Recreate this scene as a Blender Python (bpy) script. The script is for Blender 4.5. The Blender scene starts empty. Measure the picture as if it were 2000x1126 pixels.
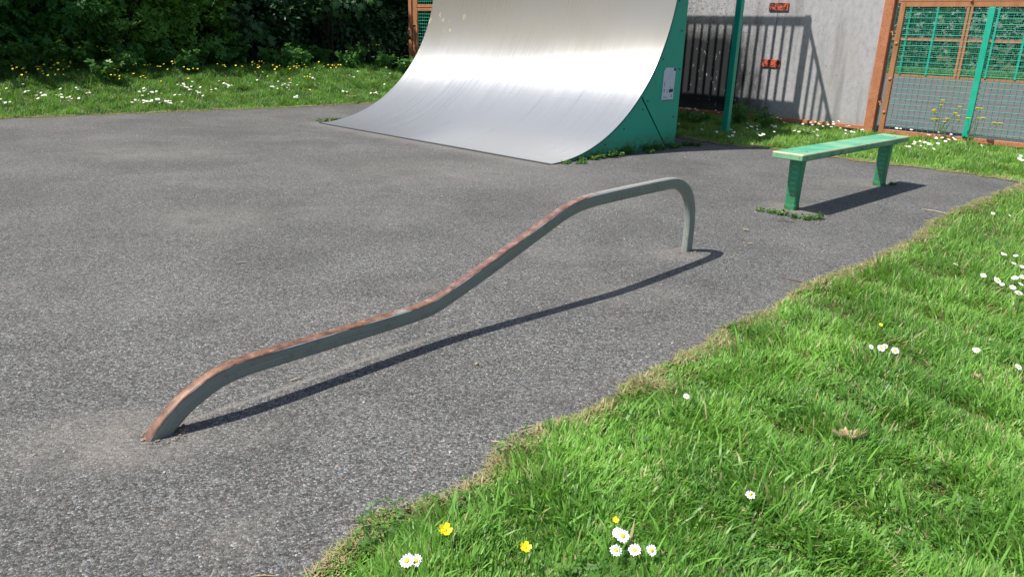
import bpy, bmesh, math, random
import numpy as np
from mathutils import Vector, Matrix

# ---------------------------------------------------------------- camera, sky, sun, exposure
scene = bpy.context.scene
COL = scene.collection
CAM_H = 1.35
cam_data = bpy.data.cameras.new("camera")
cam_data.sensor_fit = 'HORIZONTAL'
cam_data.sensor_width = 36.0
cam_data.lens = 36.0 * 1485.0 / 2000.0
cam_data.clip_start = 0.05
cam_data.clip_end = 2000.0
cam = bpy.data.objects.new("camera", cam_data)
COL.objects.link(cam)
cam.matrix_world = Matrix(((0.999522, -0.030932, 0.0, 0.0),
                           (0.009833, 0.317737, -0.948128, 0.0),
                           (0.029327, 0.947674, 0.317889, CAM_H),
                           (0, 0, 0, 1)))
scene.camera = cam

# site frame: U runs along the ramp's width and the court fence, V runs from the ramp's toe towards the fence
ALPHA = math.radians(-43.54)
UX, UY = math.cos(ALPHA), math.sin(ALPHA)
VX, VY = -UY, UX
BX, BY = 0.389, 8.323
SUN_A, SUN_B = 0.40, 0.48            # shadow run per metre of height along U and V
sx, sy = SUN_A * UX + SUN_B * VX, SUN_A * UY + SUN_B * VY

world = bpy.data.worlds.new("World")
scene.world = world
world.use_nodes = True
wn = world.node_tree
for n in list(wn.nodes):
    wn.nodes.remove(n)
w_out = wn.nodes.new('ShaderNodeOutputWorld')
w_bg = wn.nodes.new('ShaderNodeBackground')
w_sky = wn.nodes.new('ShaderNodeTexSky')
w_sky.sky_type = 'NISHITA'
w_sky.sun_disc = False
w_sky.sun_elevation = math.atan2(1.0, math.hypot(sx, sy))
w_sky.sun_rotation = math.atan2(-sx, -sy)
w_sky.air_density = 1.0
w_sky.dust_density = 2.0
w_sky.ozone_density = 1.0
w_bg.inputs[1].default_value = 0.09
wn.links.new(w_sky.outputs[0], w_bg.inputs[0])
wn.links.new(w_bg.outputs[0], w_out.inputs[0])

sun_data = bpy.data.lights.new("sun", 'SUN')
sun_data.energy = 4.6
sun_data.angle = math.radians(0.53)
sun_data.color = (1.0, 0.955, 0.88)
sun = bpy.data.objects.new("sun", sun_data)
COL.objects.link(sun)
sun.rotation_euler = Vector((sx, sy, -1.0)).to_track_quat('-Z', 'Y').to_euler()
sun.location = (-6, 2, 14)

scene.view_settings.view_transform = 'Standard'
scene.view_settings.look = 'None'
scene.view_settings.gamma = 1.0
scene.view_settings.use_curve_mapping = False
scene.view_settings.exposure = 0.60
scene.cycles.max_bounces = 8
scene.cycles.transparent_max_bounces = 4
scene.cycles.sample_clamp_indirect = 6.0

rng = np.random.default_rng(7)
random.seed(7)

# ---------------------------------------------------------------- helpers
def S(u, v, z=0.0):
    return (BX + u * UX + v * VX, BY + u * UY + v * VY, z)

def to_uv(x, y):
    dx, dy = x - BX, y - BY
    return dx * UX + dy * UY, dx * VX + dy * VY

def tag(o, label=None, cat=None, group=None, kind=None):
    if label: o["label"] = label
    if cat: o["category"] = cat
    if group: o["group"] = group
    if kind: o["kind"] = kind
    return o

def empty(name, loc, rz=0.0, label=None, cat=None, group=None):
    o = bpy.data.objects.new(name, None)
    o.empty_display_size = 0.1
    COL.objects.link(o)
    o.location = loc
    o.rotation_euler = (0, 0, rz)
    return tag(o, label, cat, group)

def link_mesh(name, me, mat=None, parent=None, loc=None, smooth=False):
    o = bpy.data.objects.new(name, me)
    COL.objects.link(o)
    if mat is not None:
        for m in (mat if isinstance(mat, (list, tuple)) else [mat]):
            me.materials.append(m)
    if parent is not None: o.parent = parent
    if loc is not None: o.location = loc
    if smooth:
        me.polygons.foreach_set("use_smooth", [True] * len(me.polygons))
    return o

def bm_obj(name, bm, mat=None, parent=None, loc=None, smooth=False):
    me = bpy.data.meshes.new(name)
    bm.normal_update()
    bm.to_mesh(me)
    bm.free()
    return link_mesh(name, me, mat, parent, loc, smooth)

def add_box(bm, lo, hi, bevel=0.0):
    x0, y0, z0 = lo; x1, y1, z1 = hi
    vs = [bm.verts.new(p) for p in ((x0,y0,z0),(x1,y0,z0),(x1,y1,z0),(x0,y1,z0),(x0,y0,z1),(x1,y0,z1),(x1,y1,z1),(x0,y1,z1))]
    fs = [bm.faces.new([vs[i] for i in f]) for f in ((0,3,2,1),(4,5,6,7),(0,1,5,4),(1,2,6,5),(2,3,7,6),(3,0,4,7))]
    if bevel > 0:
        es = list({e for f in fs for e in f.edges})
        bmesh.ops.bevel(bm, geom=es, offset=bevel, segments=1, affect='EDGES', profile=0.5)

def box(name, lo, hi, mat, parent=None, bevel=0.004, loc=None):
    bm = bmesh.new()
    add_box(bm, lo, hi, bevel)
    return bm_obj(name, bm, mat, parent, loc)

def add_tube(bm, pts, radii, seg=8, cap=True):
    rings = []
    n = len(pts)
    pts = [Vector(p) for p in pts]
    for i, p in enumerate(pts):
        t = (pts[min(i + 1, n - 1)] - pts[max(i - 1, 0)]).normalized()
        a = t.cross(Vector((0, 0, 1)) if abs(t.z) < 0.9 else Vector((1, 0, 0))).normalized()
        b = t.cross(a)
        r = radii[i] if isinstance(radii, (list, tuple)) else radii
        rings.append([bm.verts.new(p + (a * math.cos(k * 2 * math.pi / seg) + b * math.sin(k * 2 * math.pi / seg)) * r) for k in range(seg)])
    for i in range(n - 1):
        for k in range(seg):
            bm.faces.new((rings[i][k], rings[i][(k + 1) % seg], rings[i + 1][(k + 1) % seg], rings[i + 1][k]))
    if cap:
        bm.faces.new(rings[0]); bm.faces.new(rings[-1][::-1])

def add_poly_prism(bm, poly, d0, d1, axis='x'):
    """poly in (v,z); extruded along local x from d0 to d1"""
    a = [bm.verts.new((d0, p[0], p[1])) for p in poly]
    b = [bm.verts.new((d1, p[0], p[1])) for p in poly]
    n = len(poly)
    bm.faces.new(a[::-1]); bm.faces.new(b)
    for i in range(n):
        bm.faces.new((a[i], a[(i + 1) % n], b[(i + 1) % n], b[i]))

def arr_mesh(name, co, tris, attrs=None):
    """fast triangle mesh from numpy arrays"""
    me = bpy.data.meshes.new(name)
    co = np.ascontiguousarray(co, np.float32); tris = np.ascontiguousarray(tris, np.int32)
    me.vertices.add(len(co)); me.vertices.foreach_set("co", co.ravel())
    nl = tris.size
    me.loops.add(nl); me.loops.foreach_set("vertex_index", tris.ravel())
    me.polygons.add(len(tris))
    me.polygons.foreach_set("loop_start", np.arange(0, nl, 3, dtype=np.int32))
    try: me.polygons.foreach_set("loop_total", np.full(len(tris), 3, np.int32))
    except Exception: pass
    me.update(calc_edges=True)
    for k, v in (attrs or {}).items():
        a = me.attributes.new(k, 'FLOAT', 'POINT')
        a.data.foreach_set("value", np.ascontiguousarray(v, np.float32))
    return me

class Field:
    """smooth pseudo-random 2D field in about [-1,1] from summed sinusoids"""
    def __init__(self, wl, n=10, seed=0):
        r = np.random.default_rng(seed)
        a = r.uniform(0, 2 * np.pi, n)
        k = 2 * np.pi / (wl * r.uniform(0.6, 1.6, n))
        self.kx, self.ky, self.ph = np.cos(a) * k, np.sin(a) * k, r.uniform(0, 2 * np.pi, n)
    def __call__(self, x, y):
        x = np.asarray(x, float); y = np.asarray(y, float)
        s = 0
        for kx, ky, ph in zip(self.kx, self.ky, self.ph):
            s = s + np.sin(kx * x + ky * y + ph)
        return s / math.sqrt(len(self.kx) / 1.2)

# ---------------------------------------------------------------- node helper and materials
class G:
    def __init__(self, name):
        self.m = bpy.data.materials.new(name)
        self.m.use_nodes = True
        self.t = self.m.node_tree
        self.b = self.t.nodes['Principled BSDF']
        self.out = self.t.nodes['Material Output']
        self.co = None
    def n(self, kind, **kw):
        nd = self.t.nodes.new('ShaderNode' + kind)
        for k, v in kw.items():
            if k.startswith('i_'):
                key = k[2:]
                key = int(key) if key.isdigit() else key.replace('_', ' ')
                self.put(nd.inputs[key], v)
            else:
                setattr(nd, k, v)
        return nd
    def put(self, sock, v):
        if isinstance(v, bpy.types.NodeSocket): self.t.links.new(v, sock)
        elif isinstance(v, bpy.types.Node): self.t.links.new(v.outputs[0], sock)
        else:
            if isinstance(v, (tuple, list)) and len(v) == 3 and sock.type == 'RGBA': v = (*v, 1.0)
            sock.default_value = v
    def obj(self):
        if self.co is None: self.co = self.n('TexCoord').outputs['Object']
        return self.co
    def scaled(self, s, vec=None, loc=(0,0,0)):
        return self.n('Mapping', i_Vector=vec or self.obj(), i_Scale=s if isinstance(s, tuple) else (s, s, s), i_Location=loc).outputs[0]
    def noise(self, scale, detail=4.0, rough=0.55, vec=None, dist=0.0):
        return self.n('TexNoise', i_Vector=vec or self.obj(), i_Scale=scale, i_Detail=detail, i_Roughness=rough, i_Distortion=dist).outputs[0]
    def vor(self, scale, feature='F1', vec=None):
        return self.n('TexVoronoi', feature=feature, i_Vector=vec or self.obj(), i_Scale=scale)
    def ramp(self, fac, stops, interp='LINEAR'):
        r = self.n('ValToRGB')
        cr = r.color_ramp; cr.interpolation = interp
        while len(cr.elements) < len(stops): cr.elements.new(0.5)
        for e, (p, c) in zip(cr.elements, stops):
            e.position = p
            e.color = (c, c, c, 1) if isinstance(c, (int, float)) else (*c, 1)
        self.put(r.inputs[0], fac)
        return r.outputs[0]
    def mix(self, fac, a, b, mode='MIX'):
        x = self.n('Mix', data_type='RGBA', blend_type=mode)
        self.put(x.inputs[0], fac); self.put(x.inputs[6], a); self.put(x.inputs[7], b)
        return x.outputs[2]
    def math(self, op, a, b=0.0, c=0.0, clamp=False):
        x = self.n('Math', operation=op, use_clamp=clamp)
        self.put(x.inputs[0], a); self.put(x.inputs[1], b); self.put(x.inputs[2], c)
        return x.outputs[0]
    def sep(self, vec=None):
        return self.n('SeparateXYZ', i_Vector=vec or self.obj()).outputs
    def rng(self, v, a, b, lo=0.0, hi=1.0):
        x = self.n('MapRange', clamp=True)
        for i, q in enumerate((v, a, b, lo, hi)): self.put(x.inputs[i], q)
        return x.outputs[0]
    def attr(self, name):
        return self.n('Attribute', attribute_name=name).outputs['Fac']
    def bump(self, h, strength=0.3, dist=0.01, normal=None):
        b = self.n('Bump', i_Strength=strength, i_Distance=dist, i_Height=h)
        if normal is not None: self.put(b.inputs['Normal'], normal)
        return b.outputs[0]
    def set(self, **kw):
        for k, v in kw.items(): self.put(self.b.inputs[k.replace('_', ' ')], v)
        return self
    def box_mask(self, s, ctr, half, soft):
        """1 inside a soft ellipse in xy of separated coords"""
        dx = self.math('DIVIDE', self.math('SUBTRACT', s[0], ctr[0]), half[0])
        dy = self.math('DIVIDE', self.math('SUBTRACT', s[1], ctr[1]), half[1])
        d = self.math('SQRT', self.math('ADD', self.math('MULTIPLY', dx, dx), self.math('MULTIPLY', dy, dy)))
        return self.rng(d, 1.0 - soft, 1.0 + soft, 1.0, 0.0)

def leaf_material(name, dark, light, trans, tmix=0.4, rough=0.5, spec=0.3, dry=None):
    g = G(name)
    t = g.attr('tint')
    c = g.ramp(t, [(0.0, dark), (1.0, light)])
    if dry is not None:
        c = g.mix(g.attr('dry'), c, dry)
    g.set(Base_Color=c, Roughness=rough, Specular_IOR_Level=spec)
    tr = g.n('BsdfTranslucent')
    tc = g.mix(0.55, c, trans) if dry is None else g.mix(g.math('MULTIPLY', g.math('SUBTRACT', 1.0, g.attr('dry')), 0.55), c, trans)
    g.put(tr.inputs[0], tc)
    mx = g.n('MixShader'); g.put(mx.inputs[0], tmix)
    g.t.links.new(g.b.outputs[0], mx.inputs[1]); g.t.links.new(tr.outputs[0], mx.inputs[2])
    g.t.links.new(mx.outputs[0], g.out.inputs[0])
    return g.m

# rail frame (used by the asphalt for the scrape line under the rail)
R0 = (-1.215, 2.303); RD = (0.670, 0.7424)
R_ANG = math.atan2(RD[1], RD[0])

def make_asphalt():
    g = G('asphalt')
    co = g.obj()
    v1 = g.vor(150.0)
    col = g.n('SeparateColor', i_0=v1.outputs['Color']).outputs
    stone = g.ramp(col[0], [(0.0, 0.042), (0.35, 0.094), (0.62, 0.144), (0.86, 0.195), (0.97, 0.245), (1.0, 0.35)])
    hue = g.ramp(col[1], [(0.0, (0.90, 0.98, 1.04)), (0.45, (1.0, 1.0, 0.965)), (0.93, (1.04, 1.0, 0.92)), (0.99, (1.15, 0.99, 0.88)), (1.0, (1.4, 0.97, 0.75))])
    base = g.mix(1.0, stone, hue, 'MULTIPLY')
    edge = g.vor(150.0, 'DISTANCE_TO_EDGE').outputs['Distance']
    em = g.rng(edge, 0.0, 0.18, 0.45, 1.05)
    base = g.mix(1.0, base, em, 'MULTIPLY')
    mid = g.noise(34.0, 3.0, 0.7)
    base = g.mix(1.0, base, g.rng(mid, 0.3, 0.7, 0.72, 1.28), 'MULTIPLY')
    big = g.noise(0.9, 5.0, 0.6, dist=0.6)
    base = g.mix(1.0, base, g.rng(big, 0.35, 0.68, 0.84, 1.20), 'MULTIPLY')
    # dust, in drifts
    s = g.sep()
    d1 = g.noise(1.7, 6.0, 0.62, vec=g.scaled((0.55, 1.0, 1.0)), dist=0.8)
    dust = g.rng(d1, 0.52, 0.74, 0.0, 0.45)
    fine = g.rng(g.noise(75.0, 4.0, 0.75), 0.36, 0.62, 0.12, 1.0)
    # dirty surrounds of the rail's feet, of the bench legs and along the toe of the ramp
    wob = g.noise(5.0, 4.0, 0.6)
    def spot(cx, cy, hx, hy, k):
        m = g.box_mask(s, (cx, cy), (hx, hy), 0.45)
        return g.math('MULTIPLY', g.math('MULTIPLY', m, g.rng(wob, 0.33, 0.6, 0.25, 1.0)), k)
    spots = None
    for a in ((-1.35, 2.27, 0.30, 0.20, 0.95), (1.12, 4.87, 0.22, 0.16, 0.8), (2.36, 6.42, 0.30, 0.22, 0.95), (3.52, 7.78, 0.34, 0.22, 0.8), (-0.25, 1.62, 0.24, 0.14, 0.7), (-2.2, 5.4, 0.5, 0.35, 0.55), (-4.0, 8.3, 0.8, 0.5, 0.6), (-0.8, 7.6, 1.3, 0.6, 0.45), (0.7, 4.0, 0.35, 0.2, 0.4)):
        q = spot(*a)
        spots = q if spots is None else g.math('MAXIMUM', spots, q)
    # rail frame coordinates
    rs = g.math('ADD', g.math('MULTIPLY', g.math('SUBTRACT', s[0], R0[0]), RD[0]), g.math('MULTIPLY', g.math('SUBTRACT', s[1], R0[1]), RD[1]))
    rn = g.math('SUBTRACT', g.math('MULTIPLY', g.math('SUBTRACT', s[0], R0[0]), RD[1]), g.math('MULTIPLY', g.math('SUBTRACT', s[1], R0[1]), RD[0]))
    scr = g.math('MULTIPLY', g.rng(g.math('ABSOLUTE', g.math('ADD', rn, g.math('ADD', 0.012, g.math('MULTIPLY', wob, 0.03)))), 0.006, 0.02, 1.0, 0.0),
                 g.math('MULTIPLY', g.rng(rs, 0.06, 0.16), g.rng(rs, 1.1, 1.75, 1.0, 0.0)))
    # toe line of the ramp
    su = g.math('ADD', g.math('MULTIPLY', g.math('SUBTRACT', s[0], BX), UX), g.math('MULTIPLY', g.math('SUBTRACT', s[1], BY), UY))
    sv = g.math('ADD', g.math('MULTIPLY', g.math('SUBTRACT', s[0], BX), VX), g.math('MULTIPLY', g.math('SUBTRACT', s[1], BY), VY))
    toe = g.math('MULTIPLY', g.rng(g.math('ADD', sv, g.math('MULTIPLY', wob, 0.25)), -0.25, 0.02, 0.0, 0.75), g.rng(su, -4.6, 0.2, 1.0, 0.75))
    toe = g.math('MULTIPLY', toe, g.math('MULTIPLY', g.rng(sv, 0.0, 0.12, 1.0, 0.0), g.math('MULTIPLY', g.rng(su, -4.9, -4.5), g.rng(su, 0.0, 0.3, 1.0, 0.0))))
    allm = g.math('MAXIMUM', g.math('MAXIMUM', dust, spots), g.math('MAXIMUM', g.math('MULTIPLY', scr, 0.9), toe))
    allm = g.math('MULTIPLY', allm, fine, clamp=True)
    base = g.mix(allm, base, (0.215, 0.198, 0.176))
    # damp dark stains
    st = g.rng(g.noise(2.6, 4.0, 0.6, vec=g.scaled(1.0, loc=(7, 3, 0))), 0.58, 0.72, 0.0, 0.30)
    base = g.mix(st, base, (0.045, 0.045, 0.05))
    # cracks round the patches where the rail and the bench were set in
    cw = g.math('MULTIPLY', g.math('SUBTRACT', g.noise(24.0, 3.0, 0.6), 0.5), 0.03)
    crack = None
    for (ax, ay), (bx, by) in (((0.985, 4.955), (1.165, 5.075)), ((2.02, 6.30), (2.36, 5.96)), ((2.36, 5.96), (2.56, 6.06)), ((-5.2, 9.9), (-2.94, 11.42)), ((-2.6, 3.1), (-4.4, 4.3)), ((-4.4, 4.3), (-5.6, 6.6)), ((3.3, 8.1), (3.9, 8.6))):
        L = math.hypot(bx - ax, by - ay); tx, ty = (bx - ax) / L, (by - ay) / L
        px, py = g.math('SUBTRACT', s[0], ax), g.math('SUBTRACT', s[1], ay)
        al = g.math('ADD', g.math('MULTIPLY', px, tx), g.math('MULTIPLY', py, ty))
        pr = g.math('ABSOLUTE', g.math('ADD', cw, g.math('SUBTRACT', g.math('MULTIPLY', px, ty), g.math('MULTIPLY', py, tx))))
        k = g.math('MULTIPLY', g.rng(pr, 0.0015, 0.0045, 1.0, 0.0), g.math('MULTIPLY', g.rng(al, -0.01, 0.01), g.rng(al, L - 0.01, L + 0.01, 1.0, 0.0)))
        crack = k if crack is None else g.math('MAXIMUM', crack, k)
    base = g.mix(g.math('MULTIPLY', crack, 0.75), base, (0.022, 0.02, 0.018))
    h = g.math('SUBTRACT', g.math('ADD', g.math('MULTIPLY', edge, 1.0), g.math('MULTIPLY', mid, 0.5)), g.math('MULTIPLY', crack, 0.8))
    g.set(Base_Color=base, Roughness=g.rng(col[2], 0, 1, 0.62, 0.95), Specular_IOR_Level=0.35, Normal=g.bump(h, 0.7, 0.006))
    return g.m

def make_soil():
    g = G('soil')
    n = g.noise(9.0, 6.0, 0.65)
    n2 = g.noise(90.0, 3.0, 0.7)
    c = g.ramp(n, [(0.3, (0.055, 0.062, 0.018)), (0.6, (0.10, 0.088, 0.040)), (0.8, (0.15, 0.115, 0.06))])
    c = g.mix(1.0, c, g.rng(n2, 0.3, 0.7, 0.55, 1.4), 'MULTIPLY')
    g.set(Base_Color=c, Roughness=0.95, Specular_IOR_Level=0.1, Normal=g.bump(n2, 0.6, 0.02))
    return g.m

def make_court():
    g = G('court_tarmac')
    n = g.noise(1.2, 5.0, 0.6); f = g.noise(70.0, 3.0, 0.7)
    c = g.ramp(n, [(0.3, (0.085, 0.085, 0.09)), (0.7, (0.125, 0.123, 0.125))])
    c = g.mix(1.0, c, g.rng(f, 0.3, 0.7, 0.6, 1.4), 'MULTIPLY')
    g.set(Base_Color=c, Roughness=0.85, Specular_IOR_Level=0.3, Normal=g.bump(f, 0.4, 0.005))
    return g.m

def make_paint(name, base, faded, chip=(0.10, 0.055, 0.03), rough=0.45, scale=6.0, chips=0.68, moss=False, spec=0.5):
    g = G(name)
    n = g.noise(scale, 5.0, 0.6)
    c = g.ramp(n, [(0.3, base), (0.72, faded)])
    streak = g.noise(3.0, 4.0, 0.6, vec=g.scaled((9.0, 9.0, 0.8)))
    c = g.mix(g.rng(streak, 0.45, 0.75, 0.0, 0.35), c, faded)
    ch = g.noise(scale * 7.0, 4.0, 0.7)
    c = g.mix(g.rng(ch, chips, chips + 0.03, 0.0, 0.9), c, chip)
    if moss:
        z = g.sep()[2]
        mn = g.noise(14.0, 5.0, 0.65)
        mm = g.math('MULTIPLY', g.rng(g.math('ADD', z, g.math('MULTIPLY', mn, -0.22)), -0.10, 0.13, 1.0, 0.0), g.rng(mn, 0.40, 0.55, 0.15, 1.0))
        c = g.mix(mm, c, (0.060, 0.115, 0.022))
    g.set(Base_Color=c, Roughness=g.rng(n, 0.3, 0.7, rough - 0.08, rough + 0.12), Specular_IOR_Level=spec, Normal=g.bump(ch, 0.12, 0.003))
    return g.m

def make_orange():
    g = G('orange_paint')
    n = g.noise(7.0, 5.0, 0.6)
    c = g.ramp(n, [(0.25, (0.40, 0.15, 0.07)), (0.55, (0.46, 0.20, 0.10)), (0.8, (0.52, 0.27, 0.155))])
    f = g.noise(42.0, 5.0, 0.7, vec=g.scaled((1.0, 1.0, 0.55)))
    c = g.mix(g.rng(f, 0.56, 0.60, 0.0, 0.85), c, (0.46, 0.055, 0.022))
    f2 = g.noise(60.0, 4.0, 0.7, vec=g.scaled(1.0, loc=(3, 5, 1)))
    c = g.mix(g.rng(f2, 0.62, 0.66, 0.0, 0.8), c, (0.09, 0.035, 0.02))
    g.set(Base_Color=c, Roughness=0.65, Specular_IOR_Level=0.3, Normal=g.bump(f, 0.2, 0.004))
    return g.m

def make_wood_trim():
    g = G('weathered_brown_paint')
    n = g.noise(8.0, 5.0, 0.6, vec=g.scaled((1, 1, 0.25)))
    c = g.ramp(n, [(0.3, (0.30, 0.125, 0.05)), (0.6, (0.42, 0.20, 0.095)), (0.8, (0.33, 0.24, 0.10))])
    f = g.noise(55.0, 4.0, 0.7)
    c = g.mix(g.rng(f, 0.60, 0.65, 0.0, 0.7), c, (0.14, 0.05, 0.025))
    g.set(Base_Color=c, Roughness=0.6, Specular_IOR_Level=0.3)
    return g.m

def make_wall_board():
    g = G('grey_weathered_board')
    s = g.sep()
    weave = g.noise(7.0, 6.0, 0.75, vec=g.scaled((2.4, 2.4, 1.3)))
    weave2 = g.noise(5.0, 4.0, 0.65, vec=g.scaled((1.5, 1.5, 16.0)))
    c = g.ramp(weave, [(0.28, (0.30, 0.295, 0.305)), (0.5, (0.41, 0.405, 0.415)), (0.75, (0.50, 0.495, 0.50))])
    c = g.mix(g.rng(weave2, 0.4, 0.75, 0.0, 0.55), c, (0.46, 0.455, 0.465))
    # vertical run stains
    run = g.noise(2.2, 5.0, 0.6, vec=g.scaled((2.6, 1.0, 0.22)))
    c = g.mix(g.rng(run, 0.50, 0.70, 0.0, 0.6), c, (0.20, 0.195, 0.20))
    warm = g.noise(1.5, 3.0, 0.5, vec=g.scaled((1.0, 1.0, 0.35), loc=(2.3, 0, 0)))
    c = g.mix(g.rng(warm, 0.52, 0.75, 0.0, 0.35), c, (0.42, 0.36, 0.33))
    # scuffs: fine black specks, denser at the left
    sp = g.noise(38.0, 6.0, 0.78, vec=g.scaled((1.0, 1.0, 0.6)))
    dens = g.rng(s[0], -2.6, 0.9, 0.11, 0.015)
    c = g.mix(g.rng(g.math('ADD', sp, dens), 0.63, 0.67, 0.0, 0.85), c, (0.035, 0.036, 0.042))
    # old black paint on the lower left of the boarding, flaking
    nz = g.noise(2.4, 5.0, 0.65, vec=g.scaled((1.6, 1.0, 0.5)))
    edge = g.math('ADD', g.math('ADD', s[0], g.math('MULTIPLY', nz, 1.3)), g.math('MULTIPLY', s[2], 0.18))
    blk = g.math('MULTIPLY', g.rng(edge, -0.55, -0.02, 1.0, 0.0), g.rng(g.math('ADD', s[2], g.math('MULTIPLY', nz, 0.5)), 1.55, 1.95, 1.0, 0.0))
    flake = g.noise(13.0, 4.0, 0.7, vec=g.scaled((1.6, 1.0, 0.6)))
    blk = g.math('MULTIPLY', blk, g.rng(flake, 0.62, 0.66, 1.0, 0.12))
    c = g.mix(g.math('MULTIPLY', blk, 0.98), c, (0.020, 0.021, 0.025))
    # dirt splash at the foot
    c = g.mix(g.math('MULTIPLY', g.rng(g.math('ADD', s[2], g.math('MULTIPLY', nz, 0.3)), 0.20, 0.42, 1.0, 0.0), 0.35), c, (0.16, 0.15, 0.12))
    g.set(Base_Color=c, Roughness=0.75, Specular_IOR_Level=0.25, Normal=g.bump(weave2, 0.15, 0.004))
    return g.m

ANISO = 0.0
def make_ramp_metal():
    g = G('worn_galvanised_sheet')
    s = g.sep()
    st = g.noise(3.0, 4.0, 0.6, vec=g.scaled((9.0, 0.35, 0.35)))
    st2 = g.noise(6.0, 3.0, 0.6, vec=g.scaled((26.0, 0.5, 0.5), loc=(3, 1, 7)))
    arcs = g.n('TexWave', wave_type='RINGS', i_Vector=g.scaled((1.0, 1.0, 1.0), loc=(1.5, 2.6, 0.0)), i_Scale=5.0, i_Distortion=5.0, i_Detail=5.0, i_Detail_Scale=2.0).outputs[1]
    big = g.noise(0.8, 4.0, 0.55)
    c = g.ramp(st, [(0.25, (0.295, 0.315, 0.345)), (0.7, (0.335, 0.355, 0.38))])  # sky reflection painted in as blue grey, giving way to warm higher up
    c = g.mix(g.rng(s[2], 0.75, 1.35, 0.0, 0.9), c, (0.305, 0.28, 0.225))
    c = g.mix(g.rng(big, 0.4, 0.7, 0.0, 0.35), c, (0.30, 0.31, 0.32))
    # yellow paint flecks by the left edge, near the top
    fl = g.noise(7.0, 4.0, 0.7, vec=g.scaled((1.0, 1.0, 0.7), loc=(4, 1, 0)))
    fm = g.math('MULTIPLY', g.rng(fl, 0.63, 0.66), g.math('MULTIPLY', g.rng(s[0], -4.0, -3.5, 1.0, 0.0), g.rng(s[2], 0.7, 1.0)))
    c = g.mix(g.math('MULTIPLY', fm, 0.85), c, (0.60, 0.53, 0.33))
    gr = g.noise(20.0, 6.0, 0.8, vec=g.scaled((1.0, 0.4, 0.4), loc=(9, 0, 0)))
    c = g.mix(g.rng(gr, 0.66, 0.72, 0.0, 0.5), c, (0.22, 0.23, 0.23))
    rough = g.math('ADD', g.rng(st2, 0.3, 0.75, 0.25, 0.30), g.math('ADD', g.math('MULTIPLY', g.math('SUBTRACT', st, 0.5), 0.12), g.math('MULTIPLY', g.math('SUBTRACT', big, 0.3), 0.16)))
    hb = g.math('ADD', g.math('MULTIPLY', st2, 1.0), g.math('MULTIPLY', st, 0.6))
    dent = g.noise(0.9, 1.0, 0.4)
    nb = g.bump(dent, 0.10, 0.05)
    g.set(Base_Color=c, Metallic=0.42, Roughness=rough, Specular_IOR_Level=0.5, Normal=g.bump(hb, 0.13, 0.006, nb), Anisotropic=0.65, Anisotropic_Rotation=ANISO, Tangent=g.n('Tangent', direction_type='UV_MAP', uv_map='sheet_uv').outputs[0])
    return g.m

def make_rail_metal():
    g = G('rusty_galvanised_tube')
    s, top = g.attr('along'), g.attr('top')
    nb = g.noise(22.0, 6.0, 0.7)
    lines = g.noise(4.0, 5.0, 0.7, vec=g.n('CombineXYZ', i_0=g.math('MULTIPLY', s, 0.6), i_1=g.math('MULTIPLY', g.attr('round'), 26.0), i_2=0.0).outputs[0])
    side = g.ramp(lines, [(0.3, (0.085, 0.100, 0.090)), (0.48, (0.215, 0.24, 0.215)), (0.7, (0.40, 0.42, 0.38))])
    side = g.mix(g.rng(nb, 0.55, 0.72, 0.0, 0.45), side, (0.15, 0.115, 0.07))
    galv = g.ramp(lines, [(0.3, (0.30, 0.30, 0.27)), (0.7, (0.46, 0.44, 0.38))])
    rust = g.ramp(nb, [(0.30, (0.060, 0.030, 0.022)), (0.45, (0.150, 0.072, 0.045)), (0.58, (0.215, 0.108, 0.068)), (0.72, (0.36, 0.24, 0.17))])
    pink = g.ramp(nb, [(0.30, (0.085, 0.045, 0.036)), (0.5, (0.18, 0.098, 0.078)), (0.70, (0.31, 0.20, 0.165))])
    rust = g.mix(g.rng(s, 1.2, 1.6), rust, pink)
    where = g.ramp(g.math('DIVIDE', s, 3.7), [(0.0, 0.95), (0.25, 0.92), (0.295, 0.68), (0.345, 0.46), (0.39, 0.62), (0.44, 0.95), (0.63, 0.95), (0.70, 0.55), (0.76, 0.30), (0.86, 0.12), (1.0, 0.05)])
    patch = g.noise(5.5, 5.0, 0.7, vec=g.scaled(1.0, loc=(1, 4, 2)))
    wear = g.rng(g.math('ADD', patch, g.math('SUBTRACT', where, 0.5)), 0.40, 0.49)
    topc = g.mix(wear, galv, rust)
    # bright rubbed streaks on the arris, with its edge highlight painted in
    arris = g.rng(g.math('ABSOLUTE', g.math('SUBTRACT', top, 0.55)), 0.10, 0.28, 1.0, 0.0)
    topc = g.mix(g.math('MULTIPLY', arris, g.rng(g.noise(3.2, 4.0, 0.6), 0.48, 0.6)), topc, (0.56, 0.54, 0.55))
    scrape = g.noise(6.0, 6.0, 0.75, vec=g.n('CombineXYZ', i_0=g.math('MULTIPLY', s, 2.5), i_1=g.math('MULTIPLY', g.attr('round'), 40.0), i_2=3.0).outputs[0])
    topc = g.mix(g.math('MULTIPLY', g.rng(scrape, 0.60, 0.66), 0.7), topc, (0.42, 0.40, 0.37))
    topc = g.mix(g.math('MULTIPLY', g.rng(scrape, 0.36, 0.40, 1.0, 0.0), 0.6), topc, (0.06, 0.035, 0.025))
    bleed = g.math('MULTIPLY', g.rng(top, 0.02, 0.3), g.rng(nb, 0.4, 0.55))
    side = g.mix(g.math('MULTIPLY', bleed, 0.8), side, (0.12, 0.055, 0.03))
    c = g.mix(g.rng(top, 0.30, 0.45), side, topc)
    metal = g.math('MULTIPLY', top, g.math('SUBTRACT', 0.45, g.math('MULTIPLY', wear, 0.4)), clamp=True)
    g.set(Base_Color=c, Metallic=metal, Roughness=g.rng(nb, 0.3, 0.7, 0.36, 0.6), Normal=g.bump(g.math('ADD', lines, g.math('MULTIPLY', nb, 0.6)), 0.18, 0.004))
    return g.m

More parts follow.
